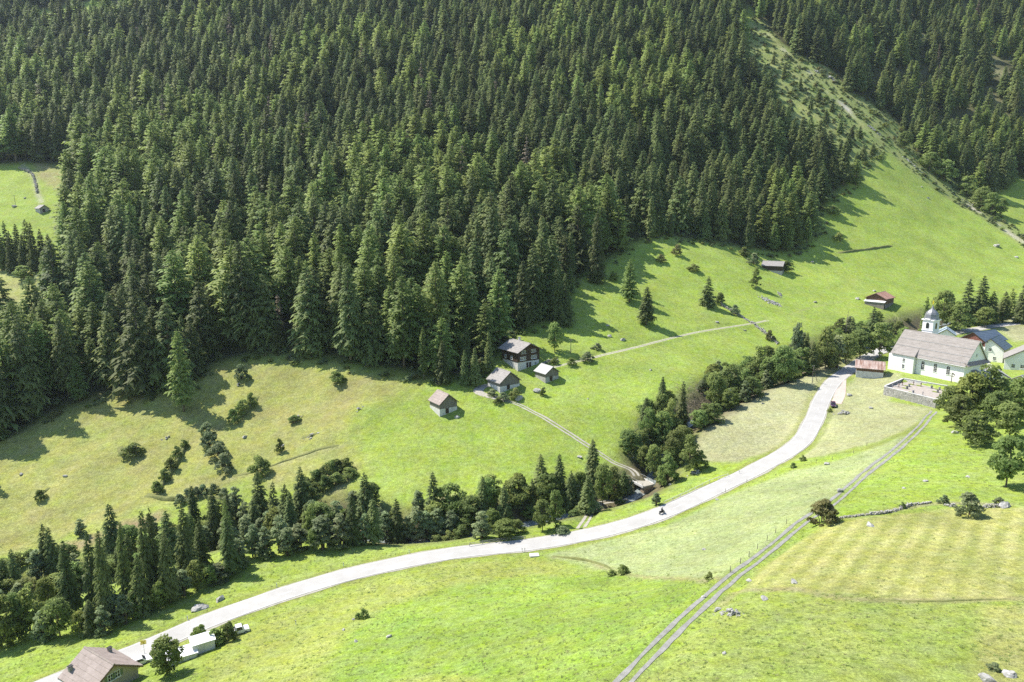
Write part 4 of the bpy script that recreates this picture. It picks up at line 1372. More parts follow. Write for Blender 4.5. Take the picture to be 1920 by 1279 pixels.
# utility pole with strut by the road, power pole by the chalet, pole in the clearing
def pole(label, u, v, h, strut=None):
    p = P(u, v)
    t = tag(empty('utility_pole', (p[0], p[1], p[2]), 0), label, 'pole')
    MB().tube([(0, 0, -.6), (0, 0, h)], [.14, .09], 8).build('shaft', M['post_wood'], t)
    if strut:
        MB().tube([(strut[0], strut[1], -.6 + Hz(p[0] + strut[0], p[1] + strut[1]) - p[2]), (0, 0, h * .93)], [.12, .09], 8).build('strut', M['post_wood'], t)
    MB().box(-.45, .45, -.05, .05, h - .35, h - .22).build('crossarm', M['post_wood'], t)
    for x in (-.38, .38):
        MB().tube([(x, 0, h - .22), (x, 0, h - .02)], .05, 6).build('insulator', M['white_paint'], t)
    return t


pole('wooden utility pole with leaning strut on the hay field beside the road', 1523, 718, 7.0, (2.6, 1.2))
pole('slim pole standing on the grass right of the chalet', 1070, 662, 5.5)
pole('thin pole standing in the clearing at the left of the forest', 29, 386, 6.5)

# bridge -------------------------------------------------------------------
ba, bb = bridge_a, bridge_b
dv = (bb - ba)[:2]
bl = np.linalg.norm(dv) + 6
ba_ = math.atan2(dv[1], dv[0])
bc = (ba + bb) / 2
bz = float(np.mean(HF(np.array([ba[0], bb[0]]), np.array([ba[1], bb[1]])))) + .12
br = tag(empty('stone_bridge', (bc[0], bc[1], bz), ba_), 'pale concrete bridge carrying the farm track over the stream', 'bridge')
MB().box(-bl / 2, bl / 2, -2.0, 2.0, -.6, 0).build('deck', M['gravel_pale'], br)
for sg in (-1, 1):
    MB().box(-bl / 2, bl / 2, min(sg * 2.0, sg * 2.3), max(sg * 2.0, sg * 2.3), -.45, .22).build('kerb_beam', M['concrete'], br)
    MB().tube([(-bl / 2, sg * 2.15, 1.1), (bl / 2, sg * 2.15, 1.1)], .05, 6).build('rail', M['rail_dark'], br)
    for k in range(6):
        x = -bl / 2 + .3 + (bl - .6) * k / 5
        MB().tube([(x, sg * 2.15, .2), (x, sg * 2.15, 1.1)], .05, 6).build('rail_post', M['rail_dark'], br)
    MB().box(min(sg * bl / 2, sg * (bl / 2 - 1.6)), max(sg * bl / 2, sg * (bl / 2 - 1.6)), -1.85, 1.85, -6, -.62).build('abutment', M['soil'], br)

# motorcycle with rider ------------------------------------------------------
p = P(1241, 964)
d_, z_, s_ = near_line(np.array([p[0]]), np.array([p[1]]), road_l, 20)
i = int(np.argmin(np.hypot(road_l[:, 0] - p[0], road_l[:, 1] - p[1])))
tan = (road_l[i + 1] - road_l[i])[:2]
maz = math.atan2(tan[1], tan[0])
mo = tag(empty('motorcycle', (p[0], p[1], road_l[i, 2] + .01), maz), 'black motorcycle riding up the road', 'motorcycle')
for x in (-.72, .72):
    pts = [(x + .29 * math.cos(t), 0, .31 + .29 * math.sin(t)) for t in np.linspace(0, 2 * math.pi, 17)]
    w_ = MB().tube(pts, .07, 6, False).build('wheel', M['rubber'], mo)
    MB().tube([(x, -.05, .31), (x, .05, .31)], .2, 12).build('rim', M['metal'], w_)
MB().extrude_y([(-.5, .35), (.35, .32), (.5, .62), (.42, .95), (.1, 1.0), (-.15, .82), (-.95, .86), (-.9, .72), (-.45, .68)], -.17, .17).build('body', M['black'], mo)
MB().tube([(.72, .09, .31), (.45, .09, .95)], .035, 6).tube([(.72, -.09, .31), (.45, -.09, .95)], .035, 6).build('fork', M['metal'], mo)
MB().tube([(.3, -.38, 1.08), (.45, 0, 1.02), (.3, .38, 1.08)], .025, 6).build('handlebar', M['metal'], mo)
MB().box(.55, .68, -.12, .12, .78, .98).build('headlight', M['white_paint'], mo)


def person(name, label, loc, az, joints, edges, m, head_m):
    root = tag(empty(name, loc, az), label, 'person')
    me = bpy.data.meshes.new('body')
    me.from_pydata([j[:3] for j in joints], edges, [])
    o = link('body', me, [m], root)
    o.modifiers.new('skin', 'SKIN')
    sk = me.skin_vertices[0].data
    for k, j in enumerate(joints):
        sk[k].radius = (j[3], j[3])
    sk[0].use_root = True
    s = o.modifiers.new('sub', 'SUBSURF')
    s.levels = s.render_levels = 1
    return root


jt = [(-.25, 0, .95, .17), (-.15, 0, 1.2, .18), (-.02, 0, 1.42, .17), (.06, 0, 1.55, .07), (.1, 0, 1.68, .12), (.12, 0, 1.78, .1),
      (-.02, .22, 1.4, .08), (.15, .32, 1.2, .06), (.3, .34, 1.08, .05), (-.02, -.22, 1.4, .08), (.15, -.32, 1.2, .06), (.3, -.34, 1.08, .05),
      (.1, .22, .82, .1), (-.08, .22, .45, .07), (.08, .22, .38, .06), (.1, -.22, .82, .1), (-.08, -.22, .45, .07), (.08, -.22, .38, .06)]
ed = [(0, 1), (1, 2), (2, 3), (3, 4), (4, 5), (2, 6), (6, 7), (7, 8), (2, 9), (9, 10), (10, 11), (0, 12), (12, 13), (13, 14), (0, 15), (15, 16), (16, 17)]
person('person', 'rider in black leathers and helmet leaning over the motorcycle', (p[0], p[1], road_l[i, 2] + .01), maz, jt, ed, M['rider'], M['black'])

# ------------------------------------------------------------------ rocks and walls
def rock_mesh(seed, flat=.7, sub=2):
    import bmesh
    bm = bmesh.new()
    bmesh.ops.create_icosphere(bm, subdivisions=sub, radius=.5)
    r = np.random.default_rng(seed)
    ax_ = r.normal(size=(13, 3))
    ax_ /= np.linalg.norm(ax_, axis=1)[:, None]
    off = r.uniform(.22, .42, 13)
    for v in bm.verts:
        c = np.array(v.co)
        for a_, o_ in zip(ax_, off):
            e = c @ a_ - o_
            if e > 0:
                c = c - a_ * e
        c += r.normal(size=3) * (.012 if sub < 3 else .018)
        v.co = (c[0] * 1.15, c[1], c[2] * flat)
    me = bpy.data.meshes.new('rock')
    bm.to_mesh(me)
    bm.free()
    me.materials.append(M['rock'])
    return me


ROCKS = [rock_mesh(i, .6 + .09 * (i % 4), 3) for i in range(7)]
PEBBLES = [rock_mesh(40 + i, .75, 1) for i in range(5)]


def boulder(u, v, size, label, name='boulder', k=None):
    p = P(u, v)
    k = k if k is not None else int(u * 7 + v) % len(ROCKS)
    o = link(name, ROCKS[k], loc=(p[0], p[1], p[2] + size * .12), rz=(u * 1.7) % 6.28)
    o.scale = (size, size * .85, size * .9)
    return tag(o, label, 'boulder')


for u, v, s_, lb in [
    (1345, 1146, 1.3, 'pale boulder at the left end of the stone heap by the field track'),
    (1432, 1124, 1.5, 'flat pale boulder on the grass right of the stone heap'),
    (1632, 986, 1.9, 'pale boulder in the striped field just below the dry stone wall'),
    (1886, 951, 2.6, 'long flat slab at the right end of the dry stone wall'),
    (1574, 922, 1.8, 'grey boulder on the left edge of the field track above the rust bush'),
    (1345, 938, 1.3, 'small pale boulder in the field right of the motorcycle'),
    (1320, 1031, 1.1, 'small dark-edged boulder in the pale field left of the track'),
    (1318, 1120, .9, 'small pale stone at the left edge of the field track'),
    (1405, 1091, 1.1, 'flat stone at the left start of the striped field edge'),
    (1488, 1093, 1.5, 'boulder on the lower edge of the striped field'),
    (1550, 871, 1.7, 'pale boulder at the top of the pale field below the road'),
    (1735, 903, 1.5, 'brownish boulder on the slope above the dry stone wall'),
    (1815, 895, 1.0, 'small pale boulder on the slope left of the large maple'),
    (1695, 916, 1.0, 'small boulder on the slope just above the stone wall'),
    (1893, 1268, 1.6, 'large rugged boulder in the lower right corner'),
    (1852, 1279, 1.8, 'large pale boulder at the bottom edge beside the corner boulder'),
    (1358, 1226, .7, 'small lone white stone on the bottom right meadow'),
    (644, 1182, .8, 'pale stone on the mown strip left of the small meadow bush'),
    (663, 1162, .9, 'pale stone at the foot of the small meadow bush'),
    (668, 1203, 1.0, 'oblong stone on the meadow below the small bush'),
    (730, 1195, 1.1, 'low pale rock showing through the foreground meadow'),
    (375, 1143, 3.6, 'large white wedge-shaped rock above the lower road'),
    (411, 1126, 2.6, 'long pale rock right of the white wedge-shaped rock'),
    (1087, 858, 2.0, 'dark-topped boulder in the meadow beside the farm track'),
    (1168, 638, 2.9, 'largest pale boulder on the meadow above the faint track'),
    (1143, 631, 2.3, 'brown boulder left of the largest pale boulder on the meadow'),
    (1140, 611, 1.7, 'uppermost small boulder on the meadow right of the chalet'),
    (1220, 694, 1.4, 'brown stone alone on the meadow below the faint track'),
    (1009, 735, 4.0, 'large tan boulder below the pale-roofed shed'),
    (972, 748, 3.4, 'grey boulder between bushes beside the farm track'),
    (857, 783, 1.9, 'boulder right below the small barn standing alone'),
    (1102, 748, .9, 'tiny stone in the meadow right of the tan boulder'),
    (1528, 567, 2.2, 'grey boulder at the end of the faint path on the upper meadow'),
    (1608, 561, 3.0, 'tan boulder left of the rust-red-roofed barn'),
    (1639, 546, 2.2, 'white boulder just above the rust-red-roofed barn'),
    (1345, 605, 2.0, 'pale boulder on the meadow left of the old field wall'),
    (1396, 620, 1.6, 'small pale boulder on the meadow just below the old field wall'),
    (1868, 462, 5.0, 'dark slab outcrop on the meadow at the right'),
    (1906, 483, 3.0, 'small pale outcrop at the right edge of the upper meadow'),
    (1593, 742, 2.6, 'pale upright stone beside the gravel parking bay'),
    (1633, 766, 1.7, 'small pale rock in the hay field below the graveyard'),
    (1790, 812, 2.4, 'pale rock on the slope left of the dark tree below the village'),
    (1430, 757, 1.4, 'small pale stone in the hay field left of the road'),
    (1523, 492, 2.6, 'pale rock at the right corner of the forest edge'),
    (459, 820, 2.0, 'pale rock on the dry pasture right of the grey-green bushes'),
    (40, 890, 1.6, 'small stone in the tree shadow at the left edge'),
    (122, 894, 1.5, 'small grey rock on the dry pasture at the left'),
    (1256, 909, 1.1, 'white stone on the grass between bridge and road'),
    (1740, 372, 2.5, 'small stone on the upper meadow below the ravine'),
    (1728, 351, 2.0, 'tiny dark stone high on the upper meadow'),
    (27, 388, 3.2, 'large pale boulder in the clearing at the left of the forest'),
    (47, 372, 2.0, 'smaller boulder above the large one in the left clearing'),
]:
    boulder(u, v, s_, lb)


def stone_heap(u, v, w, d, n, sz, label, az=0.0, name='stone_heap', hgt=.5):
    p = P(u, v)
    t = tag(empty(name, (p[0], p[1], p[2]), az), label, 'stone heap')
    r = random.Random(int(u + v))
    for k in range(n):
        x, y = r.gauss(0, w / 2.6), r.gauss(0, d / 2.6)
        q = max(0, 1 - (x / w) ** 2 * 2.2 - (y / d) ** 2 * 2.2)
        wx, wy = p[0] + x * math.cos(az) - y * math.sin(az), p[1] + x * math.sin(az) + y * math.cos(az)
        o = link('stone', r.choice(PEBBLES), parent=t, loc=(x, y, Hz(wx, wy) - p[2] + q * hgt * r.uniform(.2, 1)), rz=r.uniform(0, 6))
        s_ = sz * r.uniform(.55, 1.4)
        o.scale = (s_, s_ * r.uniform(.7, 1), s_ * r.uniform(.6, .95))
    return t


for u, v, w_, n_, lb in [(236, 846, 2.6, 22, 'dark rock outcrop under the bush on the dry pasture'), (560, 783, 2.6, 20, 'low rock outcrop on the little bank in mid pasture'), (584, 818, 2.2, 16, 'rocky step at the right of the dry pasture'),
                         (528, 838, 1.6, 12, 'small rock outcrop beside the narrow dark bush'), (312, 822, 1.6, 12, 'small rock outcrop at the top of the diagonal hedgerow'), (672, 768, 1.8, 10, 'low rocks where dry pasture meets green meadow'),
                         (446, 722, 1.4, 10, 'stones below the round bush at the pasture top'), (1195, 858, 3.0, 26, 'grey rock face at the gully edge above the bridge')]:
    stone_heap(u, v, w_, w_ * .6, n_, .9, lb, R(u % 90), 'rock_outcrop', .8)
stone_heap(1372, 1152, 2.6, 1.2, 55, .55, 'heap of pale stones beside the field track', R(-50), hgt=.9)
stone_heap(1301, 888, 3.0, 1.8, 45, .8, 'heap of grey stones on the grass above the road', R(20), hgt=1.2)
stone_heap(1582, 776, 3.6, 2.0, 45, .9, 'pale rock heap in the hay field below the parked car', R(20), hgt=1.4)
stone_heap(1445, 566, 7.5, 3.2, 110, 1.2, 'spill of white rubble on the upper meadow', R(-35), 'rubble_spill', .5)
stone_heap(1462, 552, 1.6, 4.2, 40, 1.0, 'upper tongue of the white rubble spill', R(-5), 'rubble_spill', .4)
stone_heap(1560, 148, 3.2, 5.5, 40, 2.4, 'pale rock outcrop at the top of the ravine', R(30), 'rock_outcrop', 1.5)
stone_heap(1532, 135, 2.4, 3, 25, 2.2, 'second pale outcrop in the ravine above the first', R(30), 'rock_outcrop', 1.2)
stone_heap(1640, 245, 2.6, 9, 50, 1.7, 'broken pale rock band where the ravine meets the meadow', R(35), 'rock_outcrop', 1.0)
stone_heap(1715, 312, 2.0, 13, 60, 1.4, 'strip of rubble along the upper edge of the meadow', R(40), 'rubble_spill', .7)
stone_heap(1820, 383, 2.2, 13, 55, 1.4, 'strip of rubble along the meadow edge below the ravine trees', R(48), 'rubble_spill', .7)


def stone_wall(label, px, h, w, sz, seed, m=None):
    pts = spline([P(u, v) for u, v in px], sz * .62)
    o0 = pts[0].copy()
    r = np.random.default_rng(seed)
    V, F, nv = [], [], 0
    base = [(np.array([v.co[:] for v in me.vertices]), np.array([p.vertices[:] for p in me.polygons])) for me in PEBBLES]
    z = HF(pts[:, 0], pts[:, 1])
    for i, p in enumerate(pts):
        lv = 0.0
        hh = h * (0.55 + .9 * (vnoise(np.array([i * .13 + seed]), np.array([seed * 1.0]))[0]))
        while lv < hh:
            for k in range(2):
                bv, bf = base[int(r.integers(5))]
                s_ = sz * r.uniform(.7, 1.45)
                a_ = r.uniform(0, 6.28)
                q = bv * [s_, s_ * r.uniform(.7, 1), s_ * .75]
                q = np.c_[q[:, 0] * math.cos(a_) - q[:, 1] * math.sin(a_), q[:, 0] * math.sin(a_) + q[:, 1] * math.cos(a_), q[:, 2]]
                V.append(q + [p[0] - o0[0] + r.normal() * w * .4, p[1] - o0[1] + r.normal() * w * .4, z[i] - o0[2] + lv + .1])
                F.append(bf + nv)
                nv += len(bv)
            lv += sz * .5
    me = np_mesh('wall_stones', np.concatenate(V), np.concatenate(F), None, [M['drystone']])
    t = tag(empty('dry_stone_wall', tuple(o0), 0), label, 'stone wall')
    o = link('wall_stones', me, parent=t)
    o['kind'] = 'stuff'
    return t


stone_wall('low dry stone wall running from the rust bush along the striped field', [(1575, 972), (1620, 967), (1660, 963), (1685, 956), (1705, 949), (1745, 943)], .42, .45, .44, 1)
stone_wall('short stretch of dry stone wall right of the round grey bush', [(1772, 949), (1790, 950)], .5, .5, .5, 2)
stone_wall('last stretch of dry stone wall ending at the long flat slab', [(1838, 952), (1860, 951), (1880, 951)], .5, .5, .5, 3)
stone_wall('ruined field wall crossing the meadow below the dense spruce', [(1352, 572), (1385, 592), (1405, 604), (1430, 622), (1458, 645)], .9, .6, .75, 4)
stone_wall('old stone wall leading to the hut in the left clearing', [(36, 316), (58, 325), (66, 342), (70, 362)], 1.0, .8, 1.0, 5)
stone_wall('low garden wall in front of the chalet', [(1016, 684), (1030, 680), (1046, 677)], .9, .5, .6, 6)


# fence posts along the field track
for k, (u, v) in enumerate([(1454, 1000), (1438, 1014), (1420, 1030), (1404, 1044), (1388, 1057), (1369, 1073), (1474, 983)]):
    p = P(u, v)
    o = MB().tube([(0, 0, -.4), (.03, .02, 1.15)], [.07, .06], 6).build('fence_post', M['post_wood'], None, loc=(p[0], p[1], p[2]))
    tag(o, 'thin wooden fence post on the left edge of the field track', 'post', 'fence posts along the field track')
for u, v in [(1625, 836), (1600, 850), (1560, 862), (1530, 868), (1487, 880), (1360, 905 + 18), (1400, 905)]:
    p = P(u, v)
    o = MB().tube([(0, 0, -.4), (.02, .0, 1.1)], [.07, .06], 6).build('fence_post', M['post_wood'], None, loc=(p[0], p[1], p[2]))
    tag(o, 'thin wooden fence post along the lower edge of the road', 'post', 'fence posts below the road')

# ------------------------------------------------------------------ trees
def orient(T, N):
    """turn each triangle so that it faces along its wanted normal; returns triangles and vertex normals"""
    fn = np.cross(T[:, 1] - T[:, 0], T[:, 2] - T[:, 0])
    fn /= np.linalg.norm(fn, axis=1)[:, None] + 1e-9
    flip = (fn * N.mean(1)).sum(1) < 0
    return flip, fn


def tris_mesh(name, T, tip, mats, N):
    """T (n,3,3) triangles, tip (n,3), N (n,3,3) vertex normals"""
    n = len(T)
    me = np_mesh(name, T.reshape(-1, 3), np.arange(n * 3).reshape(n, 3), {'tip': tip.reshape(-1)}, mats, True)
    me.normals_split_custom_set_from_vertices([tuple(v) for v in N.reshape(-1, 3)])
    return me


def soften(T, C, centre_z, radial_up):
    """vertex normals that lean outwards from the crown so it shades as a volume"""
    if radial_up is not None:                  # conifer: outward from the stem
        out = T * [1, 1, 0]
        out = out / (np.linalg.norm(out, axis=2, keepdims=True) + 1e-6) + [0, 0, radial_up]
    else:
        out = T - [0, 0, centre_z]
        out = out * [1, 1, .8]
    out = out / (np.linalg.norm(out, axis=2, keepdims=True) + 1e-6)
    flip, fn = orient(T, out)
    T2, C2, o2 = T.copy(), C.copy(), out.copy()
    T2[flip] = T[flip][:, ::-1]
    C2[flip] = C[flip][:, ::-1]
    o2[flip] = out[flip][:, ::-1]
    fn = np.where(flip[:, None], -fn, fn)
    N = o2 * (.5 if radial_up is not None else .35) + fn[:, None, :] * .8
    N /= np.linalg.norm(N, axis=2, keepdims=True) + 1e-9
    return T2, C2, N


def conifer(seed, H, Rr, zb, nw, nb, up, droop, hang, fill, shape=.85, ragged=.3, K=3):
    r = np.random.default_rng(seed)
    T, C = [], []
    lean = r.normal(0, .006, 2)
    for i in range(nw):
        f = (i + r.uniform(-.35, .35)) / nw
        f = min(max(f, 0), .99)
        z = zb + (H - zb) * f
        env = Rr * (1 - f) ** shape * (1 - .35 * max(0, .12 - f) / .12)
        m = max(4, int(round(nb * (.5 + .5 * (1 - f)))))
        a0 = r.uniform(0, 6.28)
        for b in range(m):
            if r.random() < .08:
                continue
            a = a0 + 2 * math.pi * b / m + r.normal(0, .2)
            L = env * r.uniform(1 - ragged, 1 + ragged * .5) + .25
            zz = z + r.normal(0, .22)
            d = np.array([math.cos(a), math.sin(a)])
            sd = np.array([-d[1], d[0]])
            u_ = up + .45 * f
            dr = droop * r.uniform(.7, 1.3)
            tone = r.normal(0, .12)

            def sp(s):
                return np.array([d[0] * L * s + lean[0] * zz, d[1] * L * s + lean[1] * zz, zz + L * (u_ * s - dr * s * s)])
            for k in range(K):
                s = .38 + .56 * k / (K - 1)
                for sg in (-1, 1):
                    tl = (L * fill * (1.1 - .35 * s) + .28) * r.uniform(.65, 1.25)
                    apex = sp(s) + np.r_[d * tl * .55 + sd * sg * tl * r.uniform(.45, .95), -hang * tl * r.uniform(.5, 1.2)]
                    T.append([sp(s - .2), sp(min(1.02, s + .16)), apex])
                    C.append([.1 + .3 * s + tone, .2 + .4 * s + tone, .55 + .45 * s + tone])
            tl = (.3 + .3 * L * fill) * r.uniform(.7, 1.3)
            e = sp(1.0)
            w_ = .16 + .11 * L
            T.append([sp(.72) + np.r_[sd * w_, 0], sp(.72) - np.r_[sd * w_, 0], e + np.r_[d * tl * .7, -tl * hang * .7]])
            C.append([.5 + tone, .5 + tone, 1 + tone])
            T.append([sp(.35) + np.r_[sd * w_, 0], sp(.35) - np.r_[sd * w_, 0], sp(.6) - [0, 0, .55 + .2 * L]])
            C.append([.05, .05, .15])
    for k in range(5):
        a = k * 1.257
        T.append([[.16 * math.cos(a), .16 * math.sin(a), H - .9], [.16 * math.cos(a + 1.3), .16 * math.sin(a + 1.3), H - .9], [lean[0] * H, lean[1] * H, H + .45]])
        C.append([.5, .5, .8])
    return np.array(T, float), np.clip(np.array(C, float), 0, 1)


def trunk_mb(H, r0, n=7):
    return MB().tube([(0, 0, -.9), (0, 0, H * .12), (0, 0, H * .6), (0, 0, H * .97)], [r0 * 1.35, r0, r0 * .55, .03], n)


class Proto:
    pass


def make_proto(kind, T, C, trunk, crown_m, name):
    p = Proto()
    p.kind, p.name = kind, name
    T, C, N = soften(T, C, T[:, :, 2].mean() * .8, .55 if kind in ('spruce', 'larch') else None)
    p.N = N
    p.crown = tris_mesh(name + '_crown', T, C, [crown_m], N)
    p.trunk = trunk.mesh(name + '_trunk')
    p.trunk.materials.append(M['bark'])
    p.trunk.shade_smooth()
    # joined version for the mass of the wood
    tv = np.array([v.co[:] for v in p.trunk.vertices])
    p.height = float(T[:, :, 2].max())
    p.T, p.C, p.crown_m = T, C, crown_m
    p.N = N
    return p


SPR = []
for i in range(6):
    Hh = [22, 24, 21, 25, 20, 23][i]
    T, C = conifer(100 + i, Hh, [4.1, 3.7, 4.6, 3.5, 4.4, 3.9][i], [1.2, 2.4, .9, 3.5, .6, 1.8][i], [34, 36, 32, 40, 31, 35][i], 10, -.02, [.30, .36, .27, .38, .30, .33][i], .95, .34,
                   [.66, .6, .72, .58, .74, .64][i], .44)
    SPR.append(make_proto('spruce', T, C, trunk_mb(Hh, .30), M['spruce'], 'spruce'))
LAR = []
for i in range(4):
    Hh = [23, 21, 24, 20][i]
    T, C = conifer(200 + i, Hh, [4.1, 4.5, 3.8, 4.3][i], [3.5, 2.5, 4.5, 2.0][i], [30, 28, 33, 27][i], 9, .06, .2, .7, .36, [.62, .64, .56, .66][i], .5)
    LAR.append(make_proto('larch', T, C, trunk_mb(Hh, .28), M['larch'], 'larch'))


DEAD = []
for i in range(2):
    T, C = conifer(260 + i, 22, 2.6, 3.0, 22, 7, -.05, .3, .9, .3, .7, .6)
    DEAD.append(make_proto('spruce', T, C, trunk_mb(22, .25), M['dead_twigs'], 'dying_spruce'))


def broadleaf(seed, H, Rr, zb, clumps, leaves, leaf=.42, multi=1, dome=False):
    r = np.random.default_rng(seed)
    zc, rz = (H + zb) / 2, (H - zb) / 2
    cl = []
    while len(cl) < clumps:
        q = r.normal(size=3)
        q /= np.linalg.norm(q)
        rad = r.uniform(.35, 1.0) ** .5
        p = q * rad
        if dome:
            p[2] = abs(p[2]) * 2 - 1
        wz = (1.08 - .55 * (p[2] * .5 + .5) ** 2) if dome else 1 - .25 * max(0, p[2])
        jg = r.uniform(.68, 1.04)
        cl.append(np.array([p[0] * Rr * jg * wz, p[1] * Rr * jg * wz, zc + p[2] * rz * r.uniform(.75, .98)]))
    T, C = [], []
    for c in cl:
        cr = Rr * r.uniform(.15, .44)
        n = int(leaves * r.uniform(.7, 1.3))
        q = r.normal(size=(n, 3))
        q /= np.linalg.norm(q, axis=1)[:, None]
        q[:, 2] = np.where(q[:, 2] < -.3, -q[:, 2] * .6, q[:, 2])
        pos = c + q * cr * (r.uniform(.35, 1.0, (n, 1)) ** .5) * [1.1, 1.1, .8]
        nrm = q * .7 + r.normal(size=(n, 3)) * .55 + [0, 0, .35]
        nrm /= np.linalg.norm(nrm, axis=1)[:, None]
        t1 = np.cross(nrm, r.normal(size=(n, 3)))
        t1 /= np.linalg.norm(t1, axis=1)[:, None]
        t2 = np.cross(nrm, t1)
        s = leaf * r.uniform(.6, 1.35, (n, 1))
        a, b_, c_, d_ = pos - t1 * s, pos - t2 * s * .6, pos + t1 * s, pos + t2 * s * .6
        T.append(np.stack([a, b_, c_], 1))
        T.append(np.stack([a, c_, d_], 1))
        col_ = np.clip(r.normal(.5, .22, (n, 1)), 0, 1) * np.ones((1, 3))
        C += [col_, col_]
    T, C = np.concatenate(T), np.concatenate(C)
    tb = MB()
    for k in range(multi):
        a = r.uniform(0, 6.28)
        o = .0 if multi == 1 else .35
        x, y = o * math.cos(a + k * 2.1), o * math.sin(a + k * 2.1)
        tb.tube([(x, y, -.8), (x * 1.2, y * 1.2, zb * .6 + .4), (x * 2.2, y * 2.2, zb + (H - zb) * .35), (x * 3, y * 3, zb + (H - zb) * .8)],
                [.022 * H, .017 * H, .011 * H, .02], 6)
    for c in cl[:9]:
        st = np.array([0, 0, zb * .8 + (c[2] - zb) * .35])
        tb.tube([st, (st + c) / 2 + [0, 0, .3], c], [.009 * H, .006 * H, .015], 5)
    return T, C, tb


BRD = {}
for key, mm, specs in (('round', 'leaf', [(11, 4.0, .8), (12, 4.4, .3), (10, 3.6, .5), (11, 3.9, .2)]), ('tall', 'leaf_grey', [(13, 2.7, .7), (12, 2.4, .5)]),
                       ('light', 'leaf_light', [(10, 3.3, .5)])):
    BRD[key] = []
    for i, (Hh, Rr, zb) in enumerate(specs):
        T, C, tb = broadleaf(300 + i + len(key) * 7, Hh, Rr, zb, 46, 80, .33, multi=3 if key == 'tall' else 1, dome=(key == 'tall' or i % 2 == 1))
        BRD[key].append(make_proto(key, T, C, tb, M[mm], 'broadleaf_' + key))
for key, mm in (('bush', 'leaf'), ('bush_grey', 'leaf_grey'), ('bush_light', 'leaf_light'), ('bush_rust', 'leaf_rust'), ('bush_dead', 'dead_twigs')):
    BRD[key] = []
    for i in range(2):
        T, C, tb = broadleaf(400 + i + len(key) * 5, 3.0, 1.8, .0, 26, 75, .19, multi=3, dome=True)
        BRD[key].append(make_proto(key, T, C, tb, M[mm], key))

NAMES = {'spruce': ('spruce_tree', 'tree'), 'larch': ('larch_tree', 'tree'), 'round': ('broadleaf_tree', 'tree'), 'tall': ('slender_tree', 'tree'), 'light': ('broadleaf_tree', 'tree'),
         'bush': ('bush', 'bush'), 'bush_grey': ('bush', 'bush'), 'bush_light': ('bush', 'bush'), 'bush_rust': ('bush', 'bush'), 'bush_dead': ('bush', 'bush')}


def plant_at(x, y, z, proto, h, wide, label, group=None, rz=None, nm=None):
    name, cat = NAMES[proto.kind]
    s = h / proto.height
    t = tag(empty(nm or name, (x, y, z), rng.uniform(0, 6.28) if rz is None else rz), label, cat, group)
    t.scale = (s * wide, s * wide, s)
    link('trunk' if cat == 'tree' else 'stems', proto.trunk, parent=t)
    link('crown' if cat == 'tree' else 'foliage', proto.crown, parent=t)
    return t


def protos(kind):
    return SPR if kind == 'spruce' else LAR if kind == 'larch' else BRD[kind]


_pk = {}


def plant(kind, u, vb, vt, label, wpx=None, group=None, which=None):
    """foot at pixel (u, vb) of the survey, top at row vt"""
    p = P(u, vb)
    dep = p[1] * CP - (p[2] - CAMZ) * SP
    h = (vb - vt) * dep / FPX * 1.03
    pr = protos(kind)
    if which is None:
        which = _pk[kind] = _pk.get(kind, -1) + 1
    q = pr[which % len(pr)]
    wide = 1.0
    if wpx:
        Rr = np.abs(q.T[:, :, 0]).max()
        wide = (wpx * dep / FPX / 2) / (Rr * h / q.height) * 1.05
    return plant_at(p[0], p[1], p[2] - .1, q, h, wide, label, group)


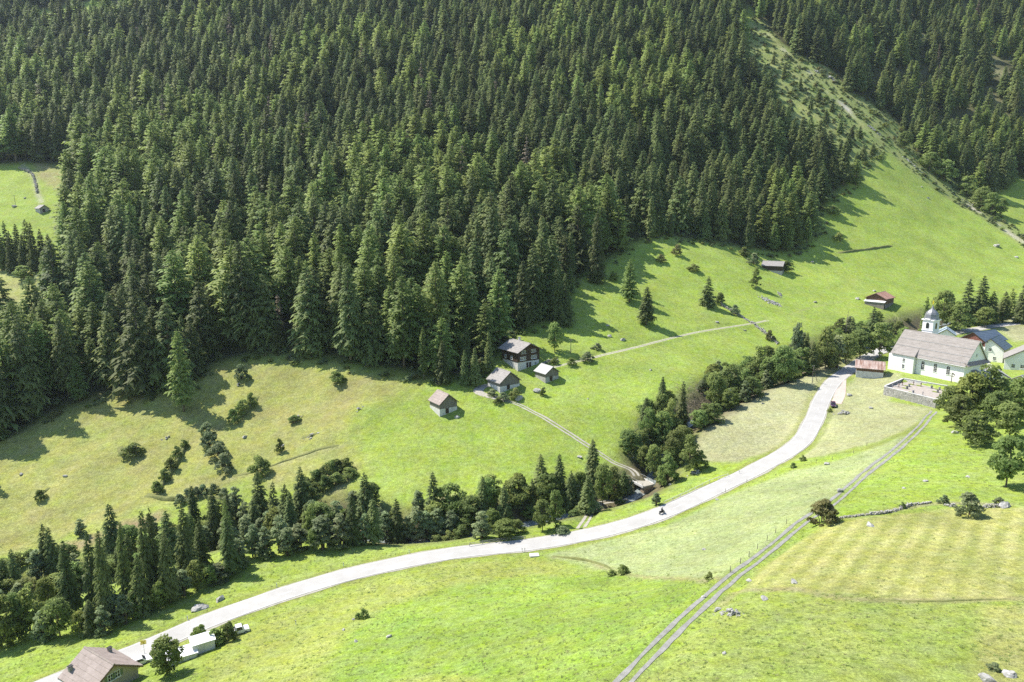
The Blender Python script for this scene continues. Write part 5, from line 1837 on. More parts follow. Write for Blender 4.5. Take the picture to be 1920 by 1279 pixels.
# lone trees and bushes, each told apart
for k, u, vb, vt, w_, lb in [
    ('larch', 345, 772, 618, 58, 'tall bright larch standing out in front of the forest at the left'),
    ('spruce', 1118, 530, 395, 44, 'tallest dark spruce at the forest corner above the meadow'),
    ('spruce', 1044, 606, 505, 34, 'left spruce of the dark pair at the forest edge above the chalet'),
    ('spruce', 1060, 610, 512, 40, 'right spruce of the dark pair at the forest edge above the chalet'),
    ('larch', 1180, 566, 487, 42, 'pale larch on the meadow right of the tallest spruce'),
    ('spruce', 1211, 609, 538, 42, 'olive spruce standing free on the open meadow'),
    ('round', 1040, 660, 603, 36, 'round broadleaf tree right behind the chalet'),
    ('spruce', 1326, 574, 518, 38, 'dense dark cone-shaped spruce alone in mid meadow'),
    ('round', 1417, 541, 500, 26, 'small broadleaf tree below the pale-roofed hillside barn'),
    ('larch', 795, 712, 612, 24, 'slim pale larch at the lower forest edge left of the barns'),
    ('spruce', 831, 720, 637, 38, 'olive spruce at the forest edge right of the slim larch'),
    ('spruce', 872, 722, 655, 28, 'left spruce of the pair behind the farm drive'),
    ('spruce', 890, 724, 650, 28, 'right spruce of the pair behind the farm drive'),
    ('spruce', 917, 690, 620, 24, 'slender spruce left of the chalet'),
    ('spruce', 875, 690, 612, 30, 'shaded spruce behind the pair at the farm drive'),
    ('larch', 1604, 347, 300, 30, 'small larch on the top of the upper meadow'),
    ('spruce', 1633, 641, 574, 34, 'pointed spruce among the stream trees left of the church'),
    ('rust', 1543, 981, 930, 62, 'rust-tinged round bush beside the field track'),
    ('bush_grey', 1815, 967, 918, 58, 'round grey-green bush growing through the dry stone wall'),
    ('bush_grey', 1768, 944, 926, 22, 'small grey bush left of the round bush on the stone wall'),
    ('bush_grey', 1873, 946, 931, 26, 'low pale bush right of the round bush on the stone wall'),
    ('bush', 1692, 953, 940, 13, 'tiny dark bush on top of the dry stone wall'),
    ('round', 1886, 913, 815, 84, 'large dark maple on the slope at the right edge'),
    ('round', 1828, 834, 770, 66, 'dark broadleaf tree below the graveyard trees'),
    ('round', 1892, 822, 752, 66, 'broadleaf tree at the right edge above the large maple'),
    ('round', 1852, 780, 682, 86, 'tall tree covering the corner of the church'),
    ('light', 1816, 782, 694, 64, 'lighter green tree right of the graveyard'),
    ('round', 1782, 782, 722, 66, 'bushy tree standing at the graveyard corner'),
    ('light', 1906, 796, 702, 60, 'lighter tree in front of the village annexes at the right edge'),
    ('round', 1800, 800, 738, 60, 'low dark tree at the foot of the graveyard corner'),
    ('round', 1868, 800, 728, 64, 'dense dark tree in the middle of the clump below the village'),
    ('round', 1836, 772, 706, 60, 'dark tree squeezed between the tall tree and the lighter tree'),
    ('light', 1880, 770, 706, 56, 'green tree hiding the lower annex wall'),
    ('bush', 683, 1158, 1138, 22, 'small dark bush alone on the foreground meadow'),
    ('bush', 672, 1160, 1146, 14, 'tiny bush left of the small dark meadow bush'),
    ('bush', 1148, 1079, 1066, 22, 'left bush of the pair at the top of the lush meadow'),
    ('bush', 1168, 1076, 1056, 26, 'right bush of the pair at the top of the lush meadow'),
    ('bush', 1331, 1088, 1070, 20, 'small dark bush at the corner of the pale field'),
    ('bush_grey', 1862, 1256, 1238, 30, 'grey bush growing above the corner boulders'),
    ('bush', 1505, 864, 852, 14, 'tiny bush on the edge of the road bank'),
    ('bush', 1487, 877, 866, 14, 'small bush below the road on the fence line'),
    ('tall', 1230, 947, 922, 20, 'sapling on the roadside above the motorcycle'),
    ('bush_grey', 1055, 1000, 985, 30, 'low grey bush on the verge right of the stream trees'),
    ('bush_light', 375, 1195, 1166, 34, 'light round bush beside the white shed'),
    ('bush', 405, 1208, 1172, 42, 'dark bush behind the white shed'),
    ('bush', 428, 1202, 1162, 36, 'dark bush between white shed and pickup'),
    ('light', 314, 1266, 1188, 66, 'round yellowish tree in front of the flat white garage'),
    ('bush_grey', 455, 712, 682, 34, 'round bush at the top of the dry pasture'),
    ('bush', 632, 718, 694, 36, 'dark bush at the forest foot above the pasture'),
    ('bush', 250, 856, 830, 50, 'dark bush over the rock outcrop on the dry pasture'),
    ('bush_grey', 388, 815, 790, 34, 'uppermost of the grey-green bushes on the dry pasture'),
    ('bush_grey', 396, 838, 808, 42, 'second of the grey-green bushes on the dry pasture'),
    ('bush_grey', 408, 858, 828, 46, 'third of the grey-green bushes on the dry pasture'),
    ('bush_grey', 422, 884, 848, 42, 'lowest of the grey-green bushes on the dry pasture'),
    ('bush', 488, 890, 852, 44, 'dark round bush above the pasture path'),
    ('bush', 526, 848, 820, 20, 'narrow dark bush on the dry pasture above the path'),
    ('bush', 552, 792, 776, 26, 'low bush on the little bank in mid pasture'),
    ('bush', 438, 792, 764, 30, 'lowest bush of the dark hedge below the lone larch'),
    ('bush', 454, 776, 746, 30, 'middle bush of the dark hedge below the lone larch'),
    ('bush', 470, 762, 734, 26, 'top bush of the dark hedge below the lone larch'),
    ('bush', 296, 924, 898, 26, 'lowest bush of the diagonal hedgerow on the pasture'),
    ('bush', 308, 902, 876, 26, 'second bush of the diagonal hedgerow on the pasture'),
    ('bush', 322, 880, 854, 26, 'third bush of the diagonal hedgerow on the pasture'),
    ('bush', 334, 858, 834, 24, 'fourth bush of the diagonal hedgerow on the pasture'),
    ('bush', 346, 840, 822, 18, 'topmost bush of the diagonal hedgerow on the pasture'),
    ('tall', 153, 1005, 970, 22, 'thin pale sapling at the far bank of the stream'),
    ('bush', 76, 936, 916, 26, 'small dark bush on the left of the dry pasture'),
    ('bush_grey', 1101, 677, 658, 30, 'round bush beside the meadow track near the chalet'),
    ('bush', 1040, 682, 668, 18, 'small bush at the corner of the chalet garden'),
    ('bush', 1072, 684, 670, 22, 'bush on the low bank right of the chalet'),
    ('bush_light', 910, 700, 680, 26, 'light bush between chalet and barn'),
    ('bush_light', 925, 722, 702, 22, 'light bush at the back of the farm barn'),
    ('bush_grey', 922, 742, 728, 26, 'left bush along the lower wall of the farm barn'),
    ('bush_grey', 944, 750, 734, 28, 'middle bush along the lower wall of the farm barn'),
    ('bush', 966, 746, 726, 26, 'right bush along the lower wall of the farm barn'),
    ('bush', 934, 757, 744, 22, 'low bush at the bend of the farm track'),
    ('bush', 1018, 742, 724, 14, 'small bush beside the large tan boulder'),
    ('bush', 1573, 452, 436, 26, 'small bush right of the forest corner on the upper meadow'),
    ('bush', 1396, 482, 462, 24, 'bush at the forest foot left of the hillside barn'),
    ('bush_grey', 1412, 496, 474, 28, 'grey bush just left of the hillside barn'),
    ('bush', 1476, 510, 488, 26, 'bush at the right wall of the hillside barn'),
    ('bush_rust', 1268, 478, 458, 24, 'brownish bush in the tree shadows of the upper meadow'),
    ('bush_rust', 1240, 492, 476, 22, 'brownish bush on the shaded slope above the pale larch'),
    ('bush', 1300, 508, 494, 26, 'low bush on the slope above the dense spruce'),
    ('bush', 1350, 570, 548, 26, 'bush right beside the dense dark spruce'),
    ('bush_grey', 1378, 590, 570, 22, 'grey bush on the ruined field wall'),
    ('bush_rust', 1444, 638, 618, 20, 'brown bush at the lower end of the ruined field wall'),
    ('bush', 1562, 402, 384, 30, 'bush on the rough ground at the meadow top'),
    ('bush_light', 1665, 648, 618, 30, 'light bush at the corner where the road passes the church'),
    ('bush', 1530, 1, 0, 0, ''),
    ('bush_light', 1150, 526, 508, 20, 'small light bush at the foot of the tallest spruce'),
    ('bush_grey', 1118, 655, 642, 22, 'low pale shrub on the meadow right of the broadleaf tree'),
    ('bush', 1556, 772, 764, 12, 'dark shrub in front of the parked car'),
    ('spruce', 6, 506, 428, 28, 'leftmost dark spruce between the two clearings at the left'),
    ('spruce', 26, 512, 434, 28, 'second dark spruce between the two clearings at the left'),
    ('spruce', 46, 500, 440, 24, 'third dark spruce between the two clearings at the left'),
    ('spruce', 66, 508, 418, 30, 'rightmost dark spruce between the two clearings at the left'),
    ('spruce', -6, 490, 418, 28, 'dark spruce at the picture edge between the two clearings'),
    ('spruce', 16, 492, 415, 26, 'dark spruce of the back row between the two clearings, left one'),
    ('spruce', 36, 488, 420, 26, 'dark spruce of the back row between the two clearings, middle one'),
    ('larch', 56, 494, 412, 30, 'larch of the back row between the two clearings'),
    ('spruce', 82, 502, 430, 28, 'dark spruce between the two clearings, next to the forest'),
    ('spruce', 98, 520, 440, 30, 'dark spruce at the forest corner between the two clearings'),
    ('larch', 92, 560, 470, 36, 'larch at the right edge of the lower left clearing'),
    ('spruce', 18, 650, 575, 34, 'spruce standing in front of the lower left clearing'),
    ('larch', 56, 668, 560, 40, 'larch standing in front of the lower left clearing'),
    ('spruce', -48, 905, 790, 44, 'spruce just outside the left picture edge whose shadow reaches the pasture'),
    ('spruce', -75, 930, 800, 44, 'second spruce just outside the left picture edge'),
    ('round', 45, 524, 498, 40, 'flat-topped broadleaf tree in the small left clearing'),
]:
    if not lb:
        continue
    kk = 'bush_rust' if k == 'rust' else k
    plant(kk, u, vb, vt, lb, w_)


BINS = [(20, 'by the stream at the left picture edge'), (90, 'by the stream, bottom left, below the steep bank'), (160, 'by the stream above the brown-roofed house'), (230, 'by the stream above the yellow signpost'),
        (300, 'by the stream above the round yellowish tree'), (360, 'by the stream above the white shed'), (430, 'by the stream below the diagonal hedgerow'), (500, 'by the stream below the grey-green bushes'),
        (570, 'by the stream below the pasture path'), (650, 'by the stream below the far-bank shrub mass'), (730, 'by the stream at the left corner of the lower meadow'), (810, 'by the stream below the lone small barn'),
        (880, 'by the stream just left of the guard rail'), (960, 'by the stream behind the guard rail, left half'), (1040, 'by the stream behind the guard rail, right half'), (1110, 'by the stream above the short two-rut track'),
        (1195, 'by the stream just left of the bridge'), (1240, 'by the stream right at the bridge'), (1290, 'by the stream above the grey stone heap'), (1350, 'by the stream left of the hay field'), (1410, 'by the stream at the top corner of the hay field'),
        (1470, 'by the stream above the hay field'), (1530, 'by the stream behind the utility pole'), (1590, 'by the stream beside the dead tree'), (1640, 'by the stream behind the roadside barn'), (1700, 'by the stream left of the church'),
        (1780, 'behind the bell tower'), (1850, 'behind the blue-roofed houses'), (9999, 'behind the village at the right edge')]


def stretch(u):
    return next(t for lim, t in BINS if u < lim)


DESC = {'spruce': 'dark pointed spruce', 'round': 'dark round broadleaf tree', 'tall': 'slender grey-green tree', 'light': 'light green broadleaf tree', 'larch': 'feathery pale larch'}
for k, rows in {
    'spruce': [(135, 1152, 1003, 50), (180, 1150, 985, 46), (204, 1168, 982, 46), (240, 1135, 966, 44), (280, 1128, 948, 44), (296, 1118, 941, 40), (353, 1090, 938, 50), (405, 1030, 905, 40),
               (480, 1010, 930, 40), (517, 1000, 898, 44), (547, 1005, 918, 36), (268, 1152, 1030, 52), (331, 1112, 1056, 30), (172, 1188, 1118, 44), (434, 1078, 960, 46), (663, 1020, 924, 46),
               (703, 1020, 930, 42), (745, 1017, 930, 44), (946, 988, 904, 40), (1070, 958, 878, 38), (1101, 962, 886, 40), (998, 945, 894, 26), (1521, 702, 640, 30), (1810, 606, 523, 40),
               (1836, 604, 517, 42), (1857, 606, 546, 36), (1880, 604, 546, 30), (1915, 606, 520, 40), (1168, 930, 880, 30), (1240, 790, 704, 34), (1278, 800, 712, 30), (380, 1062, 965, 40), (320, 1130, 990, 46),
               (15, 1130, 1040, 50), (-15, 1150, 1030, 60)],
    'larch': [(1893, 598, 540, 30), (430, 1048, 930, 30), (1730, 640, 555, 22)],
    'round': [(58, 1186, 1092, 60), (113, 1194, 1112, 62), (35, 1200, 1105, 60), (370, 1104, 1046, 44), (255, 1156, 1104, 36), (912, 962, 892, 50), (970, 1000, 972, 38), (1017, 996, 934, 46),
              (1042, 988, 914, 34), (1130, 948, 864, 44), (1150, 940, 872, 44), (1035, 940, 885, 36), (1366, 752, 680, 56), (1340, 770, 695, 46), (1420, 728, 648, 50), (1468, 722, 646, 60),
              (1547, 692, 610, 46), (1612, 672, 616, 54), (1648, 672, 604, 54), (1215, 838, 762, 40), (1242, 846, 768, 50), (1264, 874, 800, 50), (1292, 884, 812, 50), (1226, 898, 830, 44),
              (1252, 908, 850, 42), (1205, 884, 832, 30), (1312, 880, 842, 36), (1765, 616, 544, 50), (1797, 622, 566, 46), (1846, 614, 574, 40), (1395, 742, 690, 44), (1440, 728, 668, 44), (1500, 705, 650, 44),
              (1585, 680, 625, 50), (1255, 830, 745, 44), (1240, 812, 735, 40), (5, 1215, 1110, 60), (870, 1008, 966, 38), (585, 1010, 940, 40)],
    'tall': [(235, 1170, 1110, 36), (195, 1188, 1132, 36), (345, 1118, 1064, 34), (450, 1064, 1005, 36), (540, 1042, 985, 36), (85, 1200, 1140, 40), (215, 1168, 1104, 40), (412, 1090, 1054, 44), (476, 1044, 980, 34), (500, 1046, 984, 34), (526, 1036, 964, 40), (562, 1030, 980, 44), (606, 1030, 962, 52), (640, 1026, 960, 46), (780, 1015, 946, 40),
             (820, 1010, 950, 44), (846, 1010, 954, 36), (902, 1010, 955, 38), (1490, 706, 604, 30), (630, 1000, 935, 40), (725, 1018, 955, 34), (765, 1016, 965, 34), (800, 1014, 955, 34), (685, 1020, 960, 34),
             (1568, 690, 628, 36), (1175, 926, 888, 30), (465, 1030, 960, 34), (445, 1050, 985, 34)],
    'light': [(150, 1190, 1140, 36), (300, 1142, 1085, 34), (395, 1098, 1056, 34), (20, 1210, 1150, 40), (590, 1032, 985, 36), (90, 1150, 1078, 40), (945, 1008, 972, 56), (1020, 950, 895, 36), (925, 1000, 950, 36), (1085, 940, 880, 40), (1690, 660, 612, 34), (1555, 690, 650, 40), (1240, 912, 880, 30)],
}.items():
    for u, vb, vt, w_ in rows:
        plant(k, u, vb, vt, f'{DESC[k]} {stretch(u)}', w_, f'{DESC[k]}s {stretch(u)}')
# more trees closing the band along the stream
FILL = np.random.default_rng(21)
BRUSH = P(1304, 754)[:2]
for k in range(0, len(stream_l) - 1, 3):
    t_ = stream_l[k + 1] - stream_l[k]
    nn = np.array([-t_[1], t_[0]]) / np.linalg.norm(t_[:2])
    uc, vc, dc = to_px(*stream_l[k])
    if not (-80 < uc < 1700) or abs(uc - 1195) < 30:
        continue
    for side in ((-1, 1) if uc < 640 else (1,) if uc < 1195 else (-1, 1)):
        for _rep in range(2 if FILL.random() < (.75 if uc < 640 else .35) else 1):
            if FILL.random() < .12:
                continue
            q = stream_l[k, :2] + nn * side * FILL.uniform(1.5, 9.0) + t_[:2] * FILL.uniform(-1, 1)
            if near_line(q[:1], q[1:], road_l, 14)[0][0] < 12.5 or near_line(q[:1], q[1:], track_spur, 14)[0][0] < 4 or near_line(q[:1], q[1:], track_farm, 14)[0][0] < 5:
                continue
            if math.hypot(*(q - BRUSH)) < 12:
                continue
            kd = FILL.choice(['spruce', 'round', 'tall', 'light', 'larch'], p=[.42, .2, .26, .06, .06] if uc < 640 else [.2, .3, .34, .12, .04] if uc < 1195 else [.12, .56, .18, .12, .02])
            pr = protos(kd)
            hh = FILL.uniform(11, 16) if kd == 'spruce' else FILL.uniform(7, 10.5)
            if uc > 1195:
                hh *= .85
            plant_at(q[0], q[1], Hz(*q) - .1, pr[int(FILL.integers(len(pr)))], hh, FILL.uniform(.9, 1.2), f'{DESC[kd]} {stretch(uc)}', f'{DESC[kd]}s {stretch(uc)}')
# shrubs lining the gully
sh = []
for k in range(0, len(stream_l) - 1, 2):
    for side in (-1, 1):
        if rng.random() < .3:
            t_ = stream_l[k + 1] - stream_l[k]
            nn = np.array([-t_[1], t_[0]]) / np.linalg.norm(t_[:2])
            q = stream_l[k, :2] + nn * side * rng.uniform(2.5, 7.5)
            u_, v_, d_ = to_px(q[0], q[1], Hz(*q))
            if not (-60 < u_ < 1960):
                continue
            if abs(u_ - 1195) < 26:
                continue
            if near_line(np.array([q[0]]), np.array([q[1]]), road_l, 12)[0][0] < 7:
                continue
            kind = rng.choice(['bush', 'bush', 'bush_grey', 'bush_light', 'bush_rust'], p=[.4, .1, .28, .16, .06])
            pr = protos(kind)[int(rng.integers(2))]
            ds = {'bush': 'dark green shrub', 'bush_grey': 'grey-green shrub', 'bush_light': 'light green shrub', 'bush_rust': 'brownish shrub'}[kind]
            plant_at(q[0], q[1], Hz(*q) - .1, pr, rng.uniform(2.2, 4.6), rng.uniform(.9, 1.3), f'low {ds} {stretch(u_)}', f'{ds}s {stretch(u_)}')
# shrub masses on the far bank
for u, vb, h_ in [(576, 918, 26), (592, 908, 30), (606, 900, 30), (620, 892, 32), (634, 886, 30), (648, 884, 28), (656, 896, 22), (612, 916, 28), (632, 908, 26), (588, 926, 24)]:
    plant('bush', u, vb, vb - h_, 'dark shrub of the thick mass on the far bank below the pasture', 34, 'shrub mass on the far bank')
for u, vb, h_ in [(338, 945, 22), (352, 938, 24), (368, 934, 24), (384, 930, 24), (402, 928, 24), (420, 934, 22), (428, 945, 20)]:
    plant('bush_grey', u, vb, vb - h_, 'grey-green shrub along the lip of the gully below the hedgerow', 28, 'shrubs along the lip of the gully')
for u, vb, h_ in [(30, 1062, 28), (55, 1056, 28), (82, 1050, 26), (105, 1046, 26), (128, 1040, 22), (10, 1072, 30)]:
    plant('bush', u, vb, vb - h_, 'dark shrub hanging over the steep bank at the left', 36, 'shrubs on the steep bank at the left')
# ravine shrubs
rx0, ry0 = np.array(RAV).min(0)
rx1, ry1 = np.array(RAV).max(0)
cand = np.c_[rng.uniform(rx0, rx1, 2600), rng.uniform(ry0, ry1, 2600)]
cand = cand[in_poly(cand[:, 0], cand[:, 1], RAV)]
ds_ = near_line(cand[:, 0], cand[:, 1], scar, 60)[0]
cand = cand[(ds_ > 2.0)][:110]
for k, q in enumerate(cand):
    kind = ['bush_grey', 'bush', 'bush_light', 'bush_grey', 'bush_rust', 'bush_grey'][int(rng.integers(6))]
    uu, vv, _d = to_px(q[0], q[1], Hz(*q))
    where = 'high in the ravine scrub' if vv < 130 else 'midway down the ravine scrub' if vv < 220 else 'where the ravine scrub meets the meadow' if vv < 320 else 'on the lower edge of the ravine wood'
    ds = {'bush': 'dark green shrub', 'bush_grey': 'grey-green shrub', 'bush_light': 'light green shrub', 'bush_rust': 'brownish shrub'}[kind]
    plant_at(q[0], q[1], Hz(*q) - .1, protos(kind)[k % 2], rng.uniform(1.2, 4.0), rng.uniform(1.0, 1.7), f'{ds} {where}', f'{ds}s {where}')
for u, vb, vt, w_ in [(1520, 205, 178, 16), (1548, 232, 205, 16), (1575, 250, 222, 18), (1590, 285, 250, 20), (1618, 300, 270, 20), (1470, 150, 122, 14), (1612, 258, 236, 16), (1636, 290, 268, 16), (1500, 170, 145, 14), (1535, 192, 168, 14), (1560, 210, 188, 14), (1596, 262, 238, 16), (1450, 120, 96, 12), (1605, 318, 285, 20), (1575, 290, 262, 18), (1545, 268, 240, 16)]:
    plant('spruce', u, vb, vt, 'small young spruce scattered in the ravine scrub', w_, 'young spruces in the ravine scrub')
for u, vb, vt, w_ in [(1742, 322, 286, 40), (1770, 340, 300, 40), (1838, 392, 350, 40), (1858, 404, 362, 40), (1875, 405, 372, 30), (1812, 366, 330, 36), (1695, 280, 246, 30)]:
    plant('round', u, vb, vt, 'grey-green broadleaf tree at the edge of the ravine wood', w_, 'broadleaf trees at the edge of the ravine wood')

# dead brush heaps and snag
def brush(u, v, w_, label):
    p = P(u, v)
    t = tag(empty('brush_heap', (p[0], p[1], p[2]), 0), label, 'brush heap')
    r = random.Random(int(u))
    mb = MB()
    for k in range(90):
        a, e, l = r.uniform(0, 6.28), r.uniform(-.1, .9), r.uniform(1.5, 4)
        x, y = r.gauss(0, w_ / 3), r.gauss(0, w_ / 3)
        z = Hz(p[0] + x, p[1] + y) - p[2] + r.uniform(0, 1.4)
        mb.tube([(x, y, z), (x + l * math.cos(a) * math.cos(e), y + l * math.sin(a) * math.cos(e), z + l * math.sin(e) * .5)], [.07, .02], 4)
    o = mb.build('branches', M['dead_wood'], t)
    o['kind'] = 'stuff'


M['dead_wood'] = mat('dead_wood', (0.15, 0.11, 0.08), (0.33, 0.27, 0.21), 0.9, 1.5)
brush(1304, 752, 10, 'heap of brown dead branches in the gully above the bridge')
brush(1680, 612, 7, 'heap of pale felled brush behind the stream trees by the church')
p = P(1584, 640)
t = tag(empty('dead_tree', (p[0], p[1], p[2]), 0), 'bare grey dead tree standing among the stream trees', 'tree')
mb = MB().tube([(0, 0, -1), (.1, 0, 8), (.5, .1, 15)], [.22, .14, .03], 6)
mb.build('trunk', M['dead_wood'], t)
mb = MB()
for k in range(26):
    z = 5 + 9.5 * k / 26
    a = k * 2.4
    l = 2.6 * (1 - (z - 5) / 11)
    mb.tube([(.3 * (z / 15), 0, z), (l * math.cos(a) + .3, l * math.sin(a), z - .3)], [.05, .01], 4)
mb.build('branches', M['dead_wood'], t)

# earth banks: little terrace steps on the meadow
def bank(label, px, h, w_):
    ln = spline([P(u, v) for u, v in px], 1.2)
    o0 = ln[0].copy()
    z = HF(ln[:, 0], ln[:, 1])
    t = np.gradient(ln[:, :2], axis=0)
    t /= np.linalg.norm(t, axis=1)[:, None]
    nn = np.c_[-t[:, 1], t[:, 0]]
    fade = np.clip(np.minimum(np.arange(len(ln)), np.arange(len(ln))[::-1]) / 5, 0, 1)
    rows = []
    for o_, hh in ((-w_, -.15), (-w_ * .35, .75), (0, 1.0), (w_ * .25, .85), (w_ * .4, -.2)):
        q = ln[:, :2] + nn * (o_ * (1 + .5 * fbm(ln[:, 0], ln[:, 1], 3, 2)))[:, None]
        rows.append(np.c_[q - o0[:2], HF(q[:, 0], q[:, 1]) - o0[2] + hh * h * fade * (1 + .9 * fbm(ln[:, 0], ln[:, 1] + 9, 2.5, 2)) - .05])
    v = np.stack(rows, 1).reshape(-1, 3)
    n, K = len(ln), 5
    i = np.arange(n * K).reshape(n, K)
    f = np.stack([i[:-1, :-1].ravel(), i[:-1, 1:].ravel(), i[1:, 1:].ravel(), i[1:, :-1].ravel()], 1)[:, ::-1]
    o = link('earth_bank', np_mesh('earth_bank', v, f, None, [M['lawn_bank']]), loc=tuple(o0))
    tag(o, label, 'bank')


M['lawn_bank'] = mat('rank_bank_grass', (0.10, 0.12, 0.035), (0.19, 0.19, 0.07), 0.95, 1.2, 6, 0.8, 4)
bank('long thin dark bank across the upper meadow', [(1675, 461), (1650, 465), (1620, 469), (1590, 473), (1572, 475)], 1.1, 1.6)
bank('grassy terrace step along the lower edge of the striped field', [(1920, 1124), (1860, 1124), (1760, 1128), (1690, 1127), (1610, 1124)], .22, .7)
bank('short dark bank on the dry pasture above the path', [(600, 811), (580, 818), (562, 823)], .9, 1.4)
bank('curved earth step at the dark bush on the left of the pasture', [(272, 858), (250, 862), (228, 852), (222, 838)], 1.5, 1.8)
bank('steep earth bank under the dark hedge below the lone larch', [(484, 742), (470, 764), (452, 780), (432, 794)], 1.8, 2.2)
bank('earth step along the diagonal hedgerow', [(352, 824), (338, 858), (318, 890), (292, 926)], 1.3, 1.8)
bank('low terrace edge above the pasture path', [(640, 834), (590, 846), (530, 866), (480, 884), (430, 894)], .35, 1.2)
bank('bare lip of the gully under the hedgerow', [(440, 936), (380, 934), (320, 938), (270, 930)], 1.1, 1.8)
bank('small earth step at the left of the pasture', [(96, 912), (80, 926), (70, 940)], 1.0, 1.4)
bank('turf step at the upper edge of the lush foreground meadow', [(1150, 1068), (1110, 1054), (1060, 1046), (1030, 1042)], .5, .9)

# ------------------------------------------------------------------ the forest
px_, py_ = [], []
sp = 8.9
xs = np.arange(-620, 720, sp)
ys = np.arange(225, 930, sp)
XX, YY = np.meshgrid(xs, ys)
XX = XX + rng.uniform(-.46, .46, XX.shape) * sp
YY = YY + rng.uniform(-.46, .46, YY.shape) * sp
XX[::2] += sp / 2
tx_, ty_ = XX.ravel(), YY.ravel()
ok = in_poly(tx_, ty_, forest_poly)
for c in clear_polys:
    ok &= ~in_poly(tx_, ty_, c)
tx_, ty_ = tx_[ok], ty_[ok]
tz_ = HF(tx_, ty_)
u_, v_, d_ = to_px(tx_, ty_, tz_)
keep = (u_ > -110) & (u_ < 2030) & (v_ > -70) & (d_ > 0)
dens = vnoise(tx_ / 30, ty_ / 30)
sparse = (u_ > 1620) & (v_ < 260)
keep &= ~(sparse & (rng.random(len(tx_)) < .20 + .55 * (dens < .42)))
keep &= ~((u_ < 300) & (v_ < 90) & (rng.random(len(tx_)) < .25))
keep &= (rng.random(len(tx_)) > .04) & (vnoise(tx_ / 11 + 3, ty_ / 11) > .10)
dscar = near_line(tx_, ty_, scar, 20)[0]
keep &= ~((dscar < 5) & (ty_ > 330))
tx_, ty_, tz_, u_, v_, d_ = [a[keep] for a in (tx_, ty_, tz_, u_, v_, d_)]
larchy = vnoise(tx_ / 45 + 9, ty_ / 45 + 4) + .25 * rng.random(len(tx_)) + .12 * np.clip((900 - u_) / 900, -1, 1)
islarch = larchy > .78
hgt = np.where(rng.random(len(tx_)) < .14, rng.uniform(12, 22, len(tx_)), rng.normal(31, 5.0, len(tx_))).clip(11, 44) * np.where(u_ > 1560, .9, np.where((u_ > 1180) & (v_ > 330), .80, 1.0))
hgt = np.where(v_ < 60, hgt * .9, hgt)
wid = rng.uniform(.9, 1.45, len(tx_))
rot = rng.uniform(0, 6.28, len(tx_))
# the farm and the barns stand in the sun: trees up-sun of them stay low
sxy = np.array([to_sun.x, to_sun.y]) / math.hypot(to_sun.x, to_sun.y)
tel = math.tan(SUN_EL)
alive = np.ones(len(tx_), bool)
for pu, pv, hh_ in ((985, 684, 8.5), (965, 680, 8.5), (948, 722, 5), (830, 760, 5), (1450, 500, 5), (75, 392, 3), (1025, 706, 4)):
    pp = P(pu, pv)
    rel = np.c_[tx_ - pp[0], ty_ - pp[1]]
    al = rel @ sxy
    pr_ = np.abs(rel @ np.array([-sxy[1], sxy[0]]))
    room = pp[2] + hh_ + al * tel - tz_
    hit = (al > -3) & (pr_ < 8.5) & (hgt > room)
    hgt = np.where(hit, np.maximum(room * .95, 3), hgt)
    alive &= ~(hit & (hgt < 8))
tx_, ty_, tz_, u_, v_, d_, hgt, wid, rot, islarch = [a[alive] for a in (tx_, ty_, tz_, u_, v_, d_, hgt, wid, rot, islarch)]
pid = np.where(islarch, 6 + rng.integers(0, 4, len(tx_)), rng.integers(0, 6, len(tx_)))
ALLP = SPR + LAR + DEAD
order = np.argsort(d_ / hgt)
pid[order[300:]] = np.where(rng.random(len(order) - 300) < .012, 10 + rng.integers(0, 2, len(order) - 300), pid[order[300:]])
big = order[:300]
rest = order[300:]


PLACES = [(60, 'at the left picture edge of the forest foot'), (150, 'over the shadowed left corner of the dry pasture'), (250, 'just left of the lone bright larch'), (330, 'close behind the lone bright larch, left side'),
          (420, 'close behind the lone bright larch, right side'), (500, 'above the round bush at the pasture top'), (580, 'above the middle of the dry pasture'), (660, 'above the dark bush at the forest foot'),
          (740, 'above the small lone barn, left side'), (800, 'beside the slim pale larch'), (860, 'behind the olive spruce near the barns'), (920, 'behind the farm drive'), (980, 'directly behind the chalet'),
          (1050, 'right of and above the chalet'), (1120, 'beside the tallest dark spruce'), (1250, 'above the pale larch on the meadow'), (9999, 'above the hillside barn')]


def part_of_wood(u, v):
    pl = next(t for lim, t in PLACES if u < lim)
    return pl


def front_row(i):
    dd = (u_[big] - u_[i])
    return not np.any((np.abs(dd) < 16) & (v_[big] > v_[i] + 14))


for i in big:
    q = ALLP[pid[i]]
    nm = ('tall ' if hgt[i] > 30.5 else 'shorter ') + ('feathery larch' if islarch[i] else 'dark spruce')
    lb = f"{nm} {'in the front row' if front_row(i) else 'in the rows behind'}, {part_of_wood(u_[i], v_[i])}"
    plant_at(tx_[i], ty_[i], tz_[i] - .2, q, hgt[i], wid[i], lb, lb.replace(',', ''), rot[i])

